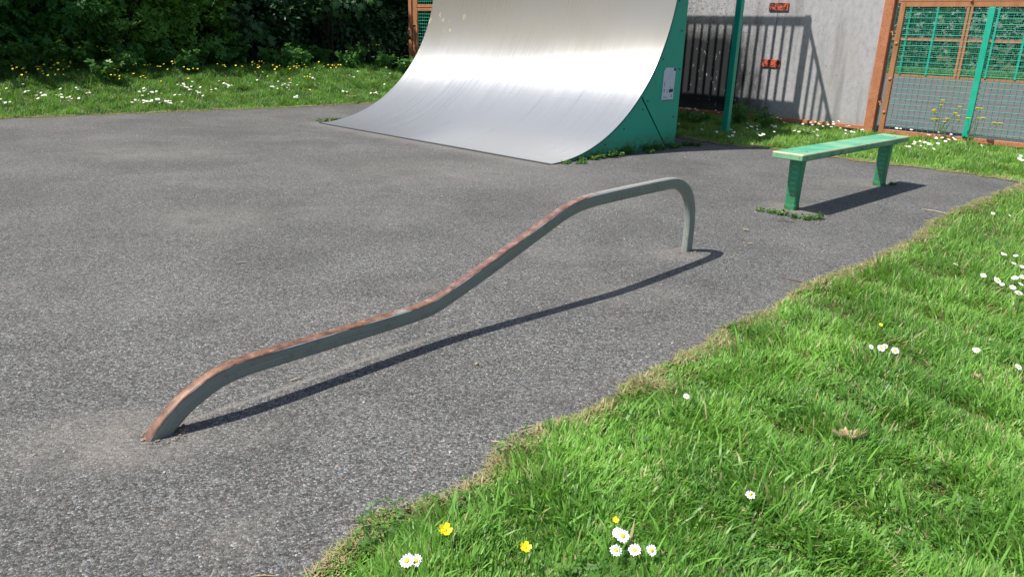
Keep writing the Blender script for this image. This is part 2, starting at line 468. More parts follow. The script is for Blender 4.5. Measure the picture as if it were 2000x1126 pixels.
def plain(name, col, rough=0.6, metallic=0.0, spec=0.4, var=0.25, scale=20.0):
    g = G(name)
    n = g.noise(scale, 4.0, 0.6)
    c = g.mix(1.0, col, g.rng(n, 0.3, 0.7, 1.0 - var, 1.0 + var), 'MULTIPLY')
    g.set(Base_Color=c, Roughness=rough, Metallic=metallic, Specular_IOR_Level=spec)
    return g.m

def make_bench_paint():
    g = G('bench_green_paint')
    s = g.sep()
    n = g.noise(6.0, 5.0, 0.6)
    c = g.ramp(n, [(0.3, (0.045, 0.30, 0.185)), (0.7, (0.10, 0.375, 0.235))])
    # tread dots pressed in rows into the top
    v = g.n('TexVoronoi', feature='F1', i_Vector=g.scaled((52.0, 52.0, 0.0)), i_Scale=1.0, i_Randomness=0.0).outputs['Distance']
    dots = g.rng(v, 0.18, 0.30, 1.0, 0.0)
    inner = g.math('MULTIPLY', g.rng(g.math('ABSOLUTE', s[1]), 0.095, 0.11, 1.0, 0.0), g.rng(g.math('ABSOLUTE', s[0]), 0.98, 1.04, 1.0, 0.0))
    dots = g.math('MULTIPLY', dots, inner)
    fad = g.noise(1.6, 3.0, 0.6)
    c = g.mix(g.math('MULTIPLY', g.rng(fad, 0.42, 0.68), 0.75), c, (0.40, 0.55, 0.33))
    c = g.mix(g.math('MULTIPLY', dots, 0.35), c, (0.03, 0.20, 0.13))
    # worn arrises and chips on the sides
    ew = g.math('MAXIMUM', g.rng(g.math('ABSOLUTE', s[1]), 0.1235, 0.130), g.rng(g.math('ABSOLUTE', s[0]), 1.081, 1.089))
    tz = g.rng(s[2], 0.474, 0.484)
    wn_ = g.noise(16.0, 4.0, 0.7)
    c = g.mix(g.math('MULTIPLY', g.math('MULTIPLY', ew, tz), g.rng(wn_, 0.36, 0.5)), c, (0.50, 0.44, 0.22))
    low = g.rng(s[2], 0.470, 0.478, 1.0, 0.0)
    blot = g.noise(26.0, 5.0, 0.7, vec=g.scaled((0.5, 1.0, 1.0)))
    c = g.mix(g.math('MULTIPLY', low, g.rng(blot, 0.56, 0.62, 0.0, 0.8)), c, (0.075, 0.06, 0.03))
    c = g.mix(g.math('MULTIPLY', low, g.rng(g.noise(20.0, 4.0, 0.7, vec=g.scaled(1.0, loc=(5, 2, 8))), 0.55, 0.62, 0.0, 0.7)), c, (0.30, 0.40, 0.13))
    g.set(Base_Color=c, Roughness=0.5, Specular_IOR_Level=0.4, Normal=g.bump(g.math('ADD', dots, g.math('MULTIPLY', blot, 0.3)), 0.25, 0.003))
    return g.m

M = {}
M['asphalt'] = make_asphalt()
M['soil'] = make_soil()
M['court'] = make_court()
M['ramp_green'] = make_paint('ramp_green_paint', (0.003, 0.36, 0.235), (0.012, 0.41, 0.275), rough=0.42, chips=0.70, moss=True)
M['trim_green'] = plain('pale_green_trim', (0.05, 0.36, 0.27), 0.45)
M['post_green'] = make_paint('post_green_paint', (0.004, 0.36, 0.235), (0.015, 0.43, 0.29), rough=0.4, chips=0.72)
M['wire_green'] = plain('green_coated_wire', (0.02, 0.32, 0.215), 0.45, spec=0.5)
M['orange'] = make_orange()
M['brown'] = make_wood_trim()
M['board'] = make_wall_board()
M['ramp_metal'] = make_ramp_metal()
M['rail'] = make_rail_metal()
M['bench'] = make_bench_paint()
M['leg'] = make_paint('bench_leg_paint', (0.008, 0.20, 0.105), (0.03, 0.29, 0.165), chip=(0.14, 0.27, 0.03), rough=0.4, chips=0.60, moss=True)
M['slot'] = plain('slot_light_tint', (0.12, 0.42, 0.28), 0.5)
M['bolt'] = plain('bolt_steel', (0.42, 0.41, 0.40), 0.4, 0.8)
M['dark_bolt'] = plain('dark_bolt_head', (0.03, 0.10, 0.075), 0.45)
M['dark'] = plain('dark_steel', (0.025, 0.026, 0.028), 0.6)
M['sign_white'] = plain('sign_white', (0.62, 0.66, 0.74), 0.4, var=0.08)
M['sign_purple'] = plain('sign_purple', (0.055, 0.012, 0.075), 0.5)
M['sign_grey'] = plain('sign_print', (0.16, 0.17, 0.22), 0.5)
def make_plate():
    g = G('orange_black_cover_plate')
    n = g.noise(14.0, 5.0, 0.7, dist=1.2)
    c = g.mix(g.rng(n, 0.47, 0.53), (0.62, 0.11, 0.055), (0.025, 0.016, 0.015))
    g.set(Base_Color=c, Roughness=0.6)
    return g.m
M['plate'] = make_plate()
M['deck'] = plain('deck_steel', (0.20, 0.21, 0.21), 0.6, 0.3)
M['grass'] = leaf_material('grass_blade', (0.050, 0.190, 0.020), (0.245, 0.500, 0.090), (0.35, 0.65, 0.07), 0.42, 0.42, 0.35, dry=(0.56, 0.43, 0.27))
M['lawn2'] = leaf_material('shaded_lawn_blade', (0.040, 0.155, 0.020), (0.150, 0.345, 0.055), (0.22, 0.46, 0.05), 0.40, 0.45, 0.3, dry=(0.47, 0.36, 0.20))  # darker copy of the grass colour, with shade put into the blades
M['hawthorn'] = leaf_material('hawthorn_leaf', (0.038, 0.130, 0.018), (0.210, 0.410, 0.070), (0.32, 0.56, 0.05), 0.48, 0.42, 0.35)
M['elder'] = leaf_material('elder_leaf', (0.030, 0.125, 0.028), (0.115, 0.290, 0.060), (0.20, 0.46, 0.06), 0.48, 0.45, 0.3)
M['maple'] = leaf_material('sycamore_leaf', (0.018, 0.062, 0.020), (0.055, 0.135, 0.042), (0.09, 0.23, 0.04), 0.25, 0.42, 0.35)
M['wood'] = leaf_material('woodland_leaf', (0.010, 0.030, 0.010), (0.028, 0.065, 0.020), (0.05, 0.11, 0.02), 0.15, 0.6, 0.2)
M['weed'] = leaf_material('weed_leaf', (0.030, 0.110, 0.016), (0.110, 0.240, 0.040), (0.16, 0.32, 0.03), 0.32, 0.45, 0.3)
M['bark'] = plain('bark', (0.050, 0.040, 0.030), 0.9, var=0.4, scale=12.0)
M['stem'] = plain('green_stem', (0.08, 0.15, 0.035), 0.6)
M['petal'] = plain('white_petal', (0.80, 0.80, 0.82), 0.6, var=0.05)
M['yolk'] = plain('daisy_centre', (0.80, 0.50, 0.02), 0.6, var=0.1)
M['yellow'] = plain('buttercup_petal', (0.90, 0.74, 0.01), 0.5, var=0.08)
M['deadleaf'] = plain('dead_leaf', (0.40, 0.30, 0.18), 0.8, var=0.5, scale=30.0)
M['straw'] = plain('straw', (0.50, 0.40, 0.24), 0.8, var=0.25)
M['twig'] = plain('twig', (0.16, 0.12, 0.085), 0.85, var=0.3)

# ---------------------------------------------------------------- ground
def sm(x):
    x = np.clip(x, 0, 1); return x * x * (3 - 2 * x)

def lawn_z(x, y):
    """the lawn rises towards the hedge on the left"""
    x = np.asarray(x, float); y = np.asarray(y, float)
    d = (x + 7.26) * -0.673 + (y - 10.81) * 0.74
    u, v = to_uv(x, y)
    w = sm((v - 5.0) / 1.3)
    de = d * (1 - w) + w * np.minimum(d, -10.7 - u)
    return -0.004 + 0.5 * sm(de / 3.8)

LEFT_EDGE = [(-18.0, 1.0), (-14.7, 4.1), (-11.0, 7.45), (-9.0, 9.2), (-7.262, 10.812), (-6.787, 11.23), (-6.005, 11.919), (-5.124, 12.695), (-4.446, 13.185), (-3.763, 13.895), (-3.005, 14.683), (-2.763, 15.05)]
BACK_EDGE = [S(-6.2, 3.15)[:2], S(-4.5, 3.3)[:2], S(-2.5, 3.2)[:2], S(-1.2, 3.3)[:2]]
STRIP_EDGE = [(2.368, 11.113), (2.734, 10.498), (3.033, 10.315), (3.324, 10.186), (3.658, 9.935), (4.012, 9.494), (4.259, 9.187), (4.735, 8.907), (4.922, 8.698), (5.315, 8.283), (5.40, 8.09)]
RIGHT_EDGE = [(5.256, 7.92), (3.982, 6.678), (3.464, 6.12), (2.904, 5.404), (2.348, 4.816), (2.021, 4.502), (1.699, 4.22), (1.348, 3.76), (1.044, 3.514), (0.881, 3.243), (0.687, 3.084), (0.541, 2.866), (0.39, 2.649), (0.221, 2.476), (0.089, 2.394), (-0.008, 2.25), (-0.086, 2.077), (-0.214, 1.986), (-0.342, 1.915), (-0.397, 1.887), (-0.422, 1.79), (-0.475, 1.711), (-0.521, 1.625), (-0.66, 1.3), (-1.0, 0.4), (-1.6, -1.2), (-2.4, -5.0)]
def rough_line(pts, step, amp, seed):
    f1, f2 = Field(0.35, 8, seed), Field(0.09, 8, seed + 1)
    out = []
    for (x0, y0), (x1, y1) in zip(pts[:-1], pts[1:]):
        L = math.hypot(x1 - x0, y1 - y0)
        n = max(1, int(L / step))
        for k in range(n):
            t = k / n
            x, y = x0 + (x1 - x0) * t, y0 + (y1 - y0) * t
            nx, ny = -(y1 - y0) / L, (x1 - x0) / L
            o = amp * (0.6 * float(f1(x, y)) + 0.4 * float(f2(x, y)))
            out.append((x + nx * o, y + ny * o))
    out.append(pts[-1])
    return out
POLY = rough_line(LEFT_EDGE, 0.15, 0.06, 3) + rough_line(BACK_EDGE, 0.3, 0.03, 5) + rough_line(STRIP_EDGE, 0.06, 0.04, 7) + rough_line(RIGHT_EDGE, 0.035, 0.022, 9) + [(-18.0, -5.0)]
PA = np.array(POLY)

def in_poly(x, y):
    x = np.asarray(x); y = np.asarray(y)
    inside = np.zeros(x.shape, bool)
    n = len(PA); j = n - 1
    for i in range(n):
        xi, yi = PA[i]; xj, yj = PA[j]
        if yi != yj:
            c = ((yi > y) != (yj > y)) & (x < (xj - xi) * (y - yi) / (yj - yi) + xi)
            inside ^= c
        j = i
    return inside

def edge_dist(x, y):
    d = np.full(x.shape, 1e9)
    for i in range(len(PA)):
        ax, ay = PA[i]; bx, by = PA[(i + 1) % len(PA)]
        vx, vy = bx - ax, by - ay
        l2 = vx * vx + vy * vy + 1e-12
        t = np.clip(((x - ax) * vx + (y - ay) * vy) / l2, 0, 1)
        d = np.minimum(d, (x - ax - t * vx) ** 2 + (y - ay - t * vy) ** 2)
    return np.sqrt(d)

gx = np.concatenate([np.array([-500, -250, -120, -60, -40]), np.arange(-30, 30.1, 0.6), np.array([40, 60, 120, 250, 500])])
gy = np.concatenate([np.array([-500, -200, -60, -20]), np.arange(-8, 46.1, 0.6), np.array([60, 100, 200, 500])])
XX, YY = np.meshgrid(gx, gy, indexing='ij')
ZZ = lawn_z(XX, YY)
nx_, ny_ = len(gx), len(gy)
idx = np.arange(nx_ * ny_).reshape(nx_, ny_)
q = np.stack([idx[:-1, :-1], idx[1:, :-1], idx[1:, 1:], idx[:-1, 1:]], -1).reshape(-1, 4)
me = arr_mesh('ground', np.stack([XX, YY, ZZ], -1).reshape(-1, 3), np.concatenate([q[:, [0, 1, 2]], q[:, [0, 2, 3]]]))
ground = link_mesh('ground', me, M['soil'], smooth=True)
tag(ground, 'grassy ground around the tarmac pad, rising to the hedge', 'ground', kind='structure')

bm = bmesh.new()
f = bm.faces.new([bm.verts.new((x, y, 0.0)) for x, y in POLY])
if f.normal.z < 0: f.normal_flip()
bm.normal_update()
if bm.faces[:][0].normal.z < 0: bmesh.ops.reverse_faces(bm, faces=bm.faces[:])
bmesh.ops.triangulate(bm, faces=bm.faces[:])
pad = bm_obj('asphalt_pavement', bm, M['asphalt'])
tag(pad, 'grey asphalt pad with dusty patches under the ramp, rail and bench', 'pavement', kind='structure')

bm = bmesh.new()
bm.faces.new([bm.verts.new(S(u, v, 0.0)) for u, v in ((-10.5, 6.62), (16, 6.62), (16, 32.25), (-10.5, 32.25))])
court = bm_obj('court_surface', bm, M['court'])
tag(court, 'grey tarmac of the ball court behind the mesh fence', 'court', kind='structure')

# ---------------------------------------------------------------- quarter pipe
RW = 4.55                                # width along -U
RR, RV0 = 2.27, -0.03
def prof(v): return RR - math.sqrt(max(0.0, RR * RR - (v - RV0) ** 2))
COPE_Z = 2.22
COPE_V = RV0 + math.sqrt(RR * RR - (RR - COPE_Z) ** 2)
ramp = empty('quarter_pipe_ramp', S(0, 0), ALPHA, 'steel quarter pipe ramp with curved silver face and green side panels', 'skate ramp')
def curve_pts(v0, v1, n):
    """points along the arc between two v, even in angle"""
    a0 = math.asin((v0 - RV0) / RR); a1 = math.asin(min(1, (v1 - RV0) / RR))
    return [(RV0 + RR * math.sin(a0 + (a1 - a0) * k / n), RR - RR * math.cos(a0 + (a1 - a0) * k / n)) for k in range(n + 1)]
def sheet(name, v0, v1, lift, u0, u1, n=22, thick=0.006):
    bm = bmesh.new()
    P = curve_pts(v0, v1, n)
    nu = 14
    top, bot = [], []
    for (v, z) in P:
        th = math.asin((v - RV0) / RR)
        nv, nz = -math.sin(th), math.cos(th)
        rt, rb = [], []
        for k in range(nu + 1):
            u = u0 + (u1 - u0) * k / nu
            wav = 0.0012 * math.sin(u * 3.1 + v * 2.0)
            rt.append(bm.verts.new((u, v + nv * (lift + wav), z + nz * (lift + wav))))
            rb.append(bm.verts.new((u, v + nv * (lift - thick), z + nz * (lift - thick))))
        top.append(rt); bot.append(rb)
    m = len(P)
    for i in range(m - 1):
        for k in range(nu):
            bm.faces.new((top[i][k], top[i][k + 1], top[i + 1][k + 1], top[i + 1][k]))
            bm.faces.new((bot[i][k], bot[i + 1][k], bot[i + 1][k + 1], bot[i][k + 1]))
        bm.faces.new((top[i][0], top[i + 1][0], bot[i + 1][0], bot[i][0]))
        bm.faces.new((top[i][nu], bot[i][nu], bot[i + 1][nu], top[i + 1][nu]))
    for k in range(nu):
        bm.faces.new((top[0][k], bot[0][k], bot[0][k + 1], top[0][k + 1]))
        bm.faces.new((top[-1][k], top[-1][k + 1], bot[-1][k + 1], bot[-1][k]))
    uvl = bm.loops.layers.uv.new('sheet_uv')
    for f_ in bm.faces:
        for lp in f_.loops: lp[uvl].uv = ((lp.vert.co.x + RW) / RW, math.asin(max(-1, min(1, (lp.vert.co.y - RV0) / RR))))
    o = bm_obj(name, bm, M['ramp_metal'], ramp)
    for p in o.data.polygons:
        p.use_smooth = True
    o.data.set_sharp_from_angle(angle=math.radians(40))
    return o
tag(sheet('riding_sheet', 0.0, COPE_V, 0.012, -RW, 0.010, 44), 'curved riding sheet, sky reflection painted blue grey below and warm silver above')
tag(sheet('sheet_joint', 1.458, 1.466, 0.0128, -RW, 0.010, 1, 0.002), 'thin joint running across the riding sheet')
# toe plate buried along the leading edge
box('toe_plate', (-RW, -0.035, -0.01), (0.0, 0.004, 0.006), M['dark'], ramp, 0.0)
# right side, two plates meeting on a slanting seam; left side one plate
back_v = 2.45
seam_top, seam_bot = (1.594, prof(1.594)), (2.256, 0.0)
front_poly = curve_pts(0.02, 1.585, 18) + [(2.247, 0.002), (0.02, 0.002)]
back_poly = curve_pts(1.604, COPE_V, 14) + [(back_v, COPE_Z), (back_v, 0.002), (2.268, 0.002)]
for poly, lab in ((front_poly, 'lower side plate tapering to the toe of the ramp'), (back_poly, 'tall rear side plate carrying the notice')):
    bm = bmesh.new(); add_poly_prism(bm, poly, -0.012, -0.002)
    bmesh.ops.recalc_face_normals(bm, faces=bm.faces[:])
    tag(bm_obj('side_panel', bm, M['ramp_green'], ramp), lab)
bm = bmesh.new(); add_poly_prism(bm, curve_pts(0.02, COPE_V, 26) + [(back_v, COPE_Z), (back_v, 0.002), (0.02, 0.002)], -RW + 0.002, -RW + 0.012)
bmesh.ops.recalc_face_normals(bm, faces=bm.faces[:])
tag(bm_obj('side_panel', bm, M['ramp_green'], ramp), 'far left side plate')
bm = bmesh.new(); add_poly_prism(bm, curve_pts(0.05, COPE_V - 0.03, 20) + [(back_v - 0.02, COPE_Z - 0.02), (back_v - 0.02, 0.0), (0.05, 0.0)], -0.030, -0.016)
bmesh.ops.recalc_face_normals(bm, faces=bm.faces[:])
bm_obj('inner_frame', bm, M['dark'], ramp)
# rolled lip that follows the curve on the right side
bm = bmesh.new()
add_tube(bm, [(0.004, v + 0.020 * math.sin(math.asin((v - RV0) / RR)), z - 0.020 * math.cos(math.asin((v - RV0) / RR))) for v, z in curve_pts(0.06, COPE_V, 30)], 0.0065, 6)
bm_obj('edge_lip', bm, M['trim_green'], ramp, smooth=True)
# flange of the back corner
box('corner_flange', (-0.05, back_v, 0.0), (-0.0025, back_v + 0.012, COPE_Z), M['ramp_green'], ramp, 0.002)
box('back_panel', (-RW + 0.015, back_v - 0.012, 0.05), (-0.055, back_v, COPE_Z - 0.02), M['dark'], ramp, 0.0)
bm = bmesh.new(); add_tube(bm, [(-RW, COPE_V + 0.01, COPE_Z), (0.0, COPE_V + 0.01, COPE_Z)], 0.03, 12)
bm_obj('coping_pipe', bm, M['bolt'], ramp, smooth=True)
# dome headed bolts
bolt_me = None
for v, z in ((1.75, 0.61), (1.66, 0.51), (2.36, 0.39), (0.95, 0.14), (1.97, 0.10), (2.37, 1.44), (2.01, 1.10), (2.38, 0.06), (2.40, 0.98), (2.25, 1.78), (1.30, 0.30)):
    if bolt_me is None:
        bm = bmesh.new()
        bmesh.ops.create_uvsphere(bm, u_segments=8, v_segments=5, radius=0.013)
        for vv in bm.verts: vv.co.x *= 0.6
        bolt_me = bpy.data.meshes.new('bolt'); bm.to_mesh(bolt_me); bm.free(); bolt_me.materials.append(M['dark_bolt'])
    b = bpy.data.objects.new('bolt', bolt_me); COL.objects.link(b); b.parent = ramp; b.location = (0.001, v, z)
# notice plate with print
bm = bmesh.new()
sp = [(2.040, 0.612), (2.052, 0.600), (2.283, 0.600), (2.295, 0.612), (2.308, 0.998), (2.085, 1.000), (2.048, 0.955)]
add_poly_prism(bm, sp, 0.0, 0.006); bmesh.ops.recalc_face_normals(bm, faces=bm.faces[:])
sign = tag(bm_obj('notice_plate', bm, M['sign_white'], ramp), 'pale scratched notice with purple blocks')
def sign_mark(name, poly, mat):
    bm = bmesh.new(); add_poly_prism(bm, poly, 0.0062, 0.0072); bmesh.ops.recalc_face_normals(bm, faces=bm.faces[:])
    return bm_obj(name, bm, mat, sign)
sign_mark('printed_block', [(2.262, 0.958), (2.304, 0.960), (2.306, 0.994), (2.262, 0.994)], M['sign_purple'])
sign_mark('printed_block', [(2.190, 0.694), (2.282, 0.704), (2.282, 0.742), (2.192, 0.738)], M['sign_purple'])
sign_mark('printed_block', [(2.050, 0.600), (2.284, 0.600), (2.288, 0.609), (2.046, 0.609)], M['sign_purple'])
sign_mark('scratch', [(2.075, 0.76), (2.086, 0.79), (2.088, 0.835), (2.076, 0.82)], M['sign_grey'])
sign_mark('scratch', [(2.082, 0.69), (2.092, 0.74), (2.074, 0.74)], M['sign_purple'])
sign_mark('scratch', [(2.212, 0.742), (2.222, 0.742), (2.219, 0.778)], M['sign_grey'])
sign_mark('scratch', [(2.144, 0.690), (2.150, 0.690), (2.158, 0.735), (2.154, 0.735)], M['sign_grey'])
sign_mark('scratch', [(2.150, 0.868), (2.160, 0.868), (2.160, 0.878), (2.150, 0.878)], M['sign_grey'])
sign_mark('scratch', [(2.182, 0.895), (2.190, 0.895), (2.190, 0.905), (2.182, 0.905)], M['sign_grey'])
for k, (a, b_, z) in enumerate(((2.065, 2.150, 0.645), (2.060, 2.170, 0.630))):
    sign_mark('printed_line', [(a, z), (b_, z), (b_, z + 0.004), (a, z + 0.004)], M['sign_grey'])
sign_mark('printed_mark', [(2.235, 0.640), (2.262, 0.640), (2.252, 0.680), (2.246, 0.680)], M['sign_grey'])
# platform behind the coping, with its guard rails: their shadow falls on the boarding
DZ = 2.25
VB, UC = 5.52, -1.055
box('deck', (-RW, COPE_V + 0.045, DZ - 0.03), (-0.41, 4.5, DZ), M['deck'], ramp, 0.004)
box('rear_deck', (-RW, 4.503, DZ - 0.20), (UC + 0.02, VB + 0.03, DZ - 0.002), M['deck'], ramp, 0.004)
for u in (-0.36, -4.3):
    box('leg', (u - 0.045, 4.38, -0.3), (u + 0.045, 4.47, DZ - 0.031), M['post_green'], ramp, 0.006)
for u in (-2.4, -4.3):
    box('leg', (u - 0.045, 5.34, -0.1), (u + 0.045, 5.43, DZ - 0.20), M['post_green'], ramp, 0.006)
box('deck_beam', (-4.25, 4.385, DZ - 0.09), (-2.0, 4.465, DZ - 0.031), M['post_green'], ramp, 0.004)
def guard(u0, v0, u1, v1):
    L = math.hypot(u1 - u0, v1 - v0); ax = abs(u1 - u0) > abs(v1 - v0)
    def bar(name, a, b_, z0, z1, t):
        if ax: box(name, (min(a, b_), v0 - t, z0), (max(a, b_), v0 + t, z1), M['post_green'], ramp, 0.0)
        else: box(name, (u0 - t, min(a, b_), z0), (u0 + t, max(a, b_), z1), M['post_green'], ramp, 0.0)
    s, e = (u0, u1) if ax else (v0, v1)
    bar('top_rail', s, e, DZ + 1.40, DZ + 1.52, 0.009)
    bar('bottom_rail', s, e, DZ + 0.055, DZ + 0.17, 0.006)
    k = s + 0.155
    while k < e - 0.1:
        bar('baluster', k - 0.020, k + 0.020, DZ + 0.171, DZ + 1.399, 0.010)
        k += 0.155
guard(-RW, VB, UC - 0.05, VB)
guard(UC, 4.55, UC, VB - 0.05)
box('guard_post', (UC - 0.045, VB - 0.025, DZ - 0.001), (UC + 0.045, VB + 0.015, DZ + 1.53), M['post_green'], ramp, 0.0)
box('guard_post', (UC - 0.04, 4.47, DZ - 0.001), (UC + 0.04, 4.55, DZ + 1.53), M['post_green'], ramp, 0.0)

# ---------------------------------------------------------------- boarded wall of the ball court
FV = 6.455
wall = empty('boarded_wall', S(0, 0), ALPHA, 'grey weathered board wall with red cover plates behind the ramp', 'wall')
seams = [0.93, -0.78, -2.95, -4.70, -6.40, -7.40]
for a, b_ in zip(seams[1:], seams[:-1]):
    box('board', (a + 0.004, FV + 0.045, 0.115), (b_ - 0.004, FV + 0.063, 2.95), M['board'], wall, 0.002)
box('backing', (-7.4, FV + 0.066, 0.12), (0.92, FV + 0.08, 2.94), M['dark'], wall, 0.0)
for s_ in seams[1:-1]:
    for z in (0.99, 1.895, 2.80):
        box('cover_plate', (s_ - 0.168 + (0.012 if z > 1.5 else 0), FV + 0.026, z - 0.062), (s_ + 0.170 + (0.012 if z > 1.5 else 0), FV + 0.0445, z + 0.064), M['plate'], wall, 0.003)
box('bottom_rail', (-7.4, FV + 0.02, 0.055), (0.934, FV + 0.10, 0.114), M['orange'], wall, 0.004)
box('top_rail', (-7.4, FV + 0.02, 2.952), (0.934, FV + 0.10, 3.02), M['orange'], wall, 0.004)
for u in (0.935, -7.55):
    box('post', (u, FV, -0.1), (u + 0.145, FV + 0.12, 3.05), M['orange'], wall, 0.006)
box('slam_strip', (1.082, FV + 0.085, 0.03), (1.100, FV + 0.115, 3.0), M['bolt'], wall, 0.001)

def wire_mesh(name, u0, u1, z0, z1, v, pitch, r, parent, mat):
    bm = bmesh.new()
    nu = max(2, round((u1 - u0) / pitch)); nz = max(2, round((z1 - z0) / pitch))
    for k in range(1, nu):
        u = u0 + (u1 - u0) * k / nu
        add_tube(bm, [(u, v + r, z0), (u, v + r, z1)], r, 5, False)
    for k in range(1, nz):
        z = z0 + (z1 - z0) * k / nz
        add_tube(bm, [(u0, v - r, z), (u1, v - r, z)], r, 5, False)
    return bm_obj(name, bm, mat, parent, smooth=True)

# ---------------------------------------------------------------- mesh gate panel at the right
gate = empty('mesh_gate', S(0, 0), ALPHA, 'green wire mesh gate in an orange frame, behind the bench', 'gate')
G0, G1 = 1.170, 3.62
box('stile', (G0, FV, 0.03), (G0 + 0.075, FV + 0.05, 1.960), M['brown'], gate, 0.004)
box('stile', (G1 - 0.075, FV, 0.03), (G1, FV + 0.05, 1.960), M['brown'], gate, 0.004)
box('top_rail', (G0 + 0.076, FV + 0.002, 1.890), (G1 - 0.076, FV + 0.048, 1.958), M['brown'], gate, 0.004)
box('bottom_rail', (G0 + 0.076, FV + 0.002, 0.030), (G1 - 0.076, FV + 0.048, 0.096), M['orange'], gate, 0.004)
box('centre_bar', (2.356, FV - 0.012, 0.098), (2.440, FV + 0.012, 1.888), M['post_green'], gate, 0.004)
wire_mesh('wire_mesh', G0 + 0.07, G1 - 0.07, 0.090, 1.895, FV + 0.03, 0.0785, 0.0043, gate, M['wire_green'])
for z in (0.85, 1.37, 0.35):
    bm = bmesh.new(); bmesh.ops.create_uvsphere(bm, u_segments=10, v_segments=6, radius=0.026)
    for vv in bm.verts: vv.co.y *= 0.5
    bm_obj('boss', bm, M['brown'], gate, loc=(G0 + 0.038, FV, z), smooth=True)
for z in (0.50, 1.536, 2.4):
    h = box('hinge', (1.081, FV + 0.018, z - 0.012), (G0 - 0.001, FV + 0.034, z + 0.012), M['brown'], gate, 0.002)
    bm = bmesh.new(); add_tube(bm, [(1.128, FV + 0.012, z - 0.045), (1.128, FV + 0.012, z + 0.055)], 0.011, 8)
    bm_obj('hinge_pin', bm, M['brown'], h, smooth=True)
# the panel above the gate
over = empty('mesh_overpanel', S(0, 0), ALPHA, 'orange framed mesh panel above the gate, cut by the picture top', 'fence panel')
box('bottom_rail', (1.14, FV - 0.004, 1.966), (2.90, FV + 0.052, 2.045), M['brown'], over, 0.004)
box('bottom_rail', (2.93, FV - 0.004, 1.966), (3.66, FV + 0.052, 2.045), M['brown'], over, 0.004)
box('splice_plate', (2.84, FV - 0.012, 1.945), (3.00, FV - 0.0045, 2.050), M['brown'], over, 0.003)
box('top_rail', (1.14, FV - 0.004, 2.95), (3.66, FV + 0.052, 3.02), M['brown'], over, 0.004)
wire_mesh('wire_mesh', 1.14, 3.66, 2.04, 2.955, FV + 0.03, 0.0785, 0.0043, over, M['wire_green'])
bm = bmesh.new(); bmesh.ops.create_uvsphere(bm, u_segments=10, v_segments=6, radius=0.024)
bm_obj('boss', bm, M['brown'], over, loc=(2.12, FV - 0.004, 1.975), smooth=True)
rp = empty('fence_post', S(0, 0), ALPHA, 'orange steel fence post beyond the right end of the gate', 'post')
box('shaft', (3.68, FV, -0.1), (3.81, FV + 0.12, 3.05), M['orange'], rp, 0.006)
box('base_plate', (3.63, FV - 0.04, 0.0), (3.86, FV + 0.16, 0.012), M['orange'], rp, 0.002)

# ---------------------------------------------------------------- mesh fence left of the ramp
lf = empty('mesh_fence', S(0, 0), ALPHA, 'orange post and green mesh fence showing left of the ramp', 'fence')
box('post', (-10.56, FV, -0.1), (-10.44, FV + 0.13, 3.05), M['orange'], lf, 0.006)
box('channel', (-10.436, FV + 0.03, 0.0), (-10.30, FV + 0.10, 3.02), M['brown'], lf, 0.004)
box('stile', (-10.275, FV, 0.05), (-10.205, FV + 0.05, 1.868), M['brown'], lf, 0.004)
box('stile', (-10.275, FV, 1.880), (-10.205, FV + 0.05, 3.0), M['brown'], lf, 0.004)
box('middle_rail', (-10.20, FV + 0.002, 1.800), (-7.60, FV + 0.048, 1.866), M['brown'], lf, 0.004)
box('middle_rail', (-10.20, FV + 0.002, 1.882), (-7.60, FV + 0.048, 1.950), M['orange'], lf, 0.004)
box('bottom_rail', (-10.20, FV + 0.002, 0.05), (-7.60, FV + 0.048, 0.12), M['orange'], lf, 0.004)
box('top_rail', (-10.20, FV + 0.002, 2.93), (-7.60, FV + 0.048, 3.0), M['orange'], lf, 0.004)
wire_mesh('wire_mesh', -10.21, -7.60, 0.11, 1.805, FV + 0.03, 0.0785, 0.0065, lf, M['wire_green'])
wire_mesh('wire_mesh', -10.21, -7.60, 1.945, 2.935, FV + 0.03, 0.0785, 0.0065, lf, M['wire_green'])
box('latch', (-10.42, FV + 0.01, 1.46), (-10.27, FV + 0.028, 1.485), M['bolt'], lf, 0.002)

# ---------------------------------------------------------------- far fence across the court
ff = empty('far_mesh_fence', S(0, 0), ALPHA, 'far mesh fence with orange rails seen through the gate', 'fence')
FF = 32.3
box('bottom_rail', (-14, FF, 0.0), (12, FF + 0.06, 0.085), M['orange'], ff, 0.0)
box('middle_rail', (-14, FF + 0.002, 1.555), (12, FF + 0.058, 1.675), M['orange'], ff, 0.0)
box('top_rail', (-14, FF + 0.002, 3.15), (12, FF + 0.058, 3.25), M['orange'], ff, 0.0)
for c_ in (-4.63, -9.25, 0.0, 4.63):
    for d_ in (-0.065, 0.075):
        box('post', (c_ + d_ - 0.05, FF - 0.035, 0.0), (c_ + d_ + 0.05, FF - 0.002, 3.2), M['orange'], ff, 0.0)
    for k in (1.12, 2.24, 3.36):
        box('upright', (c_ + k - 0.04, FF - 0.03, 0.09), (c_ + k + 0.04, FF - 0.002, 3.14), M['post_green'], ff, 0.0)
tag(wire_mesh('wire_mesh', -14, 12, 0.08, 3.16, FF + 0.03, 0.085, 0.006, ff, M['wire_green']), kind='stuff')

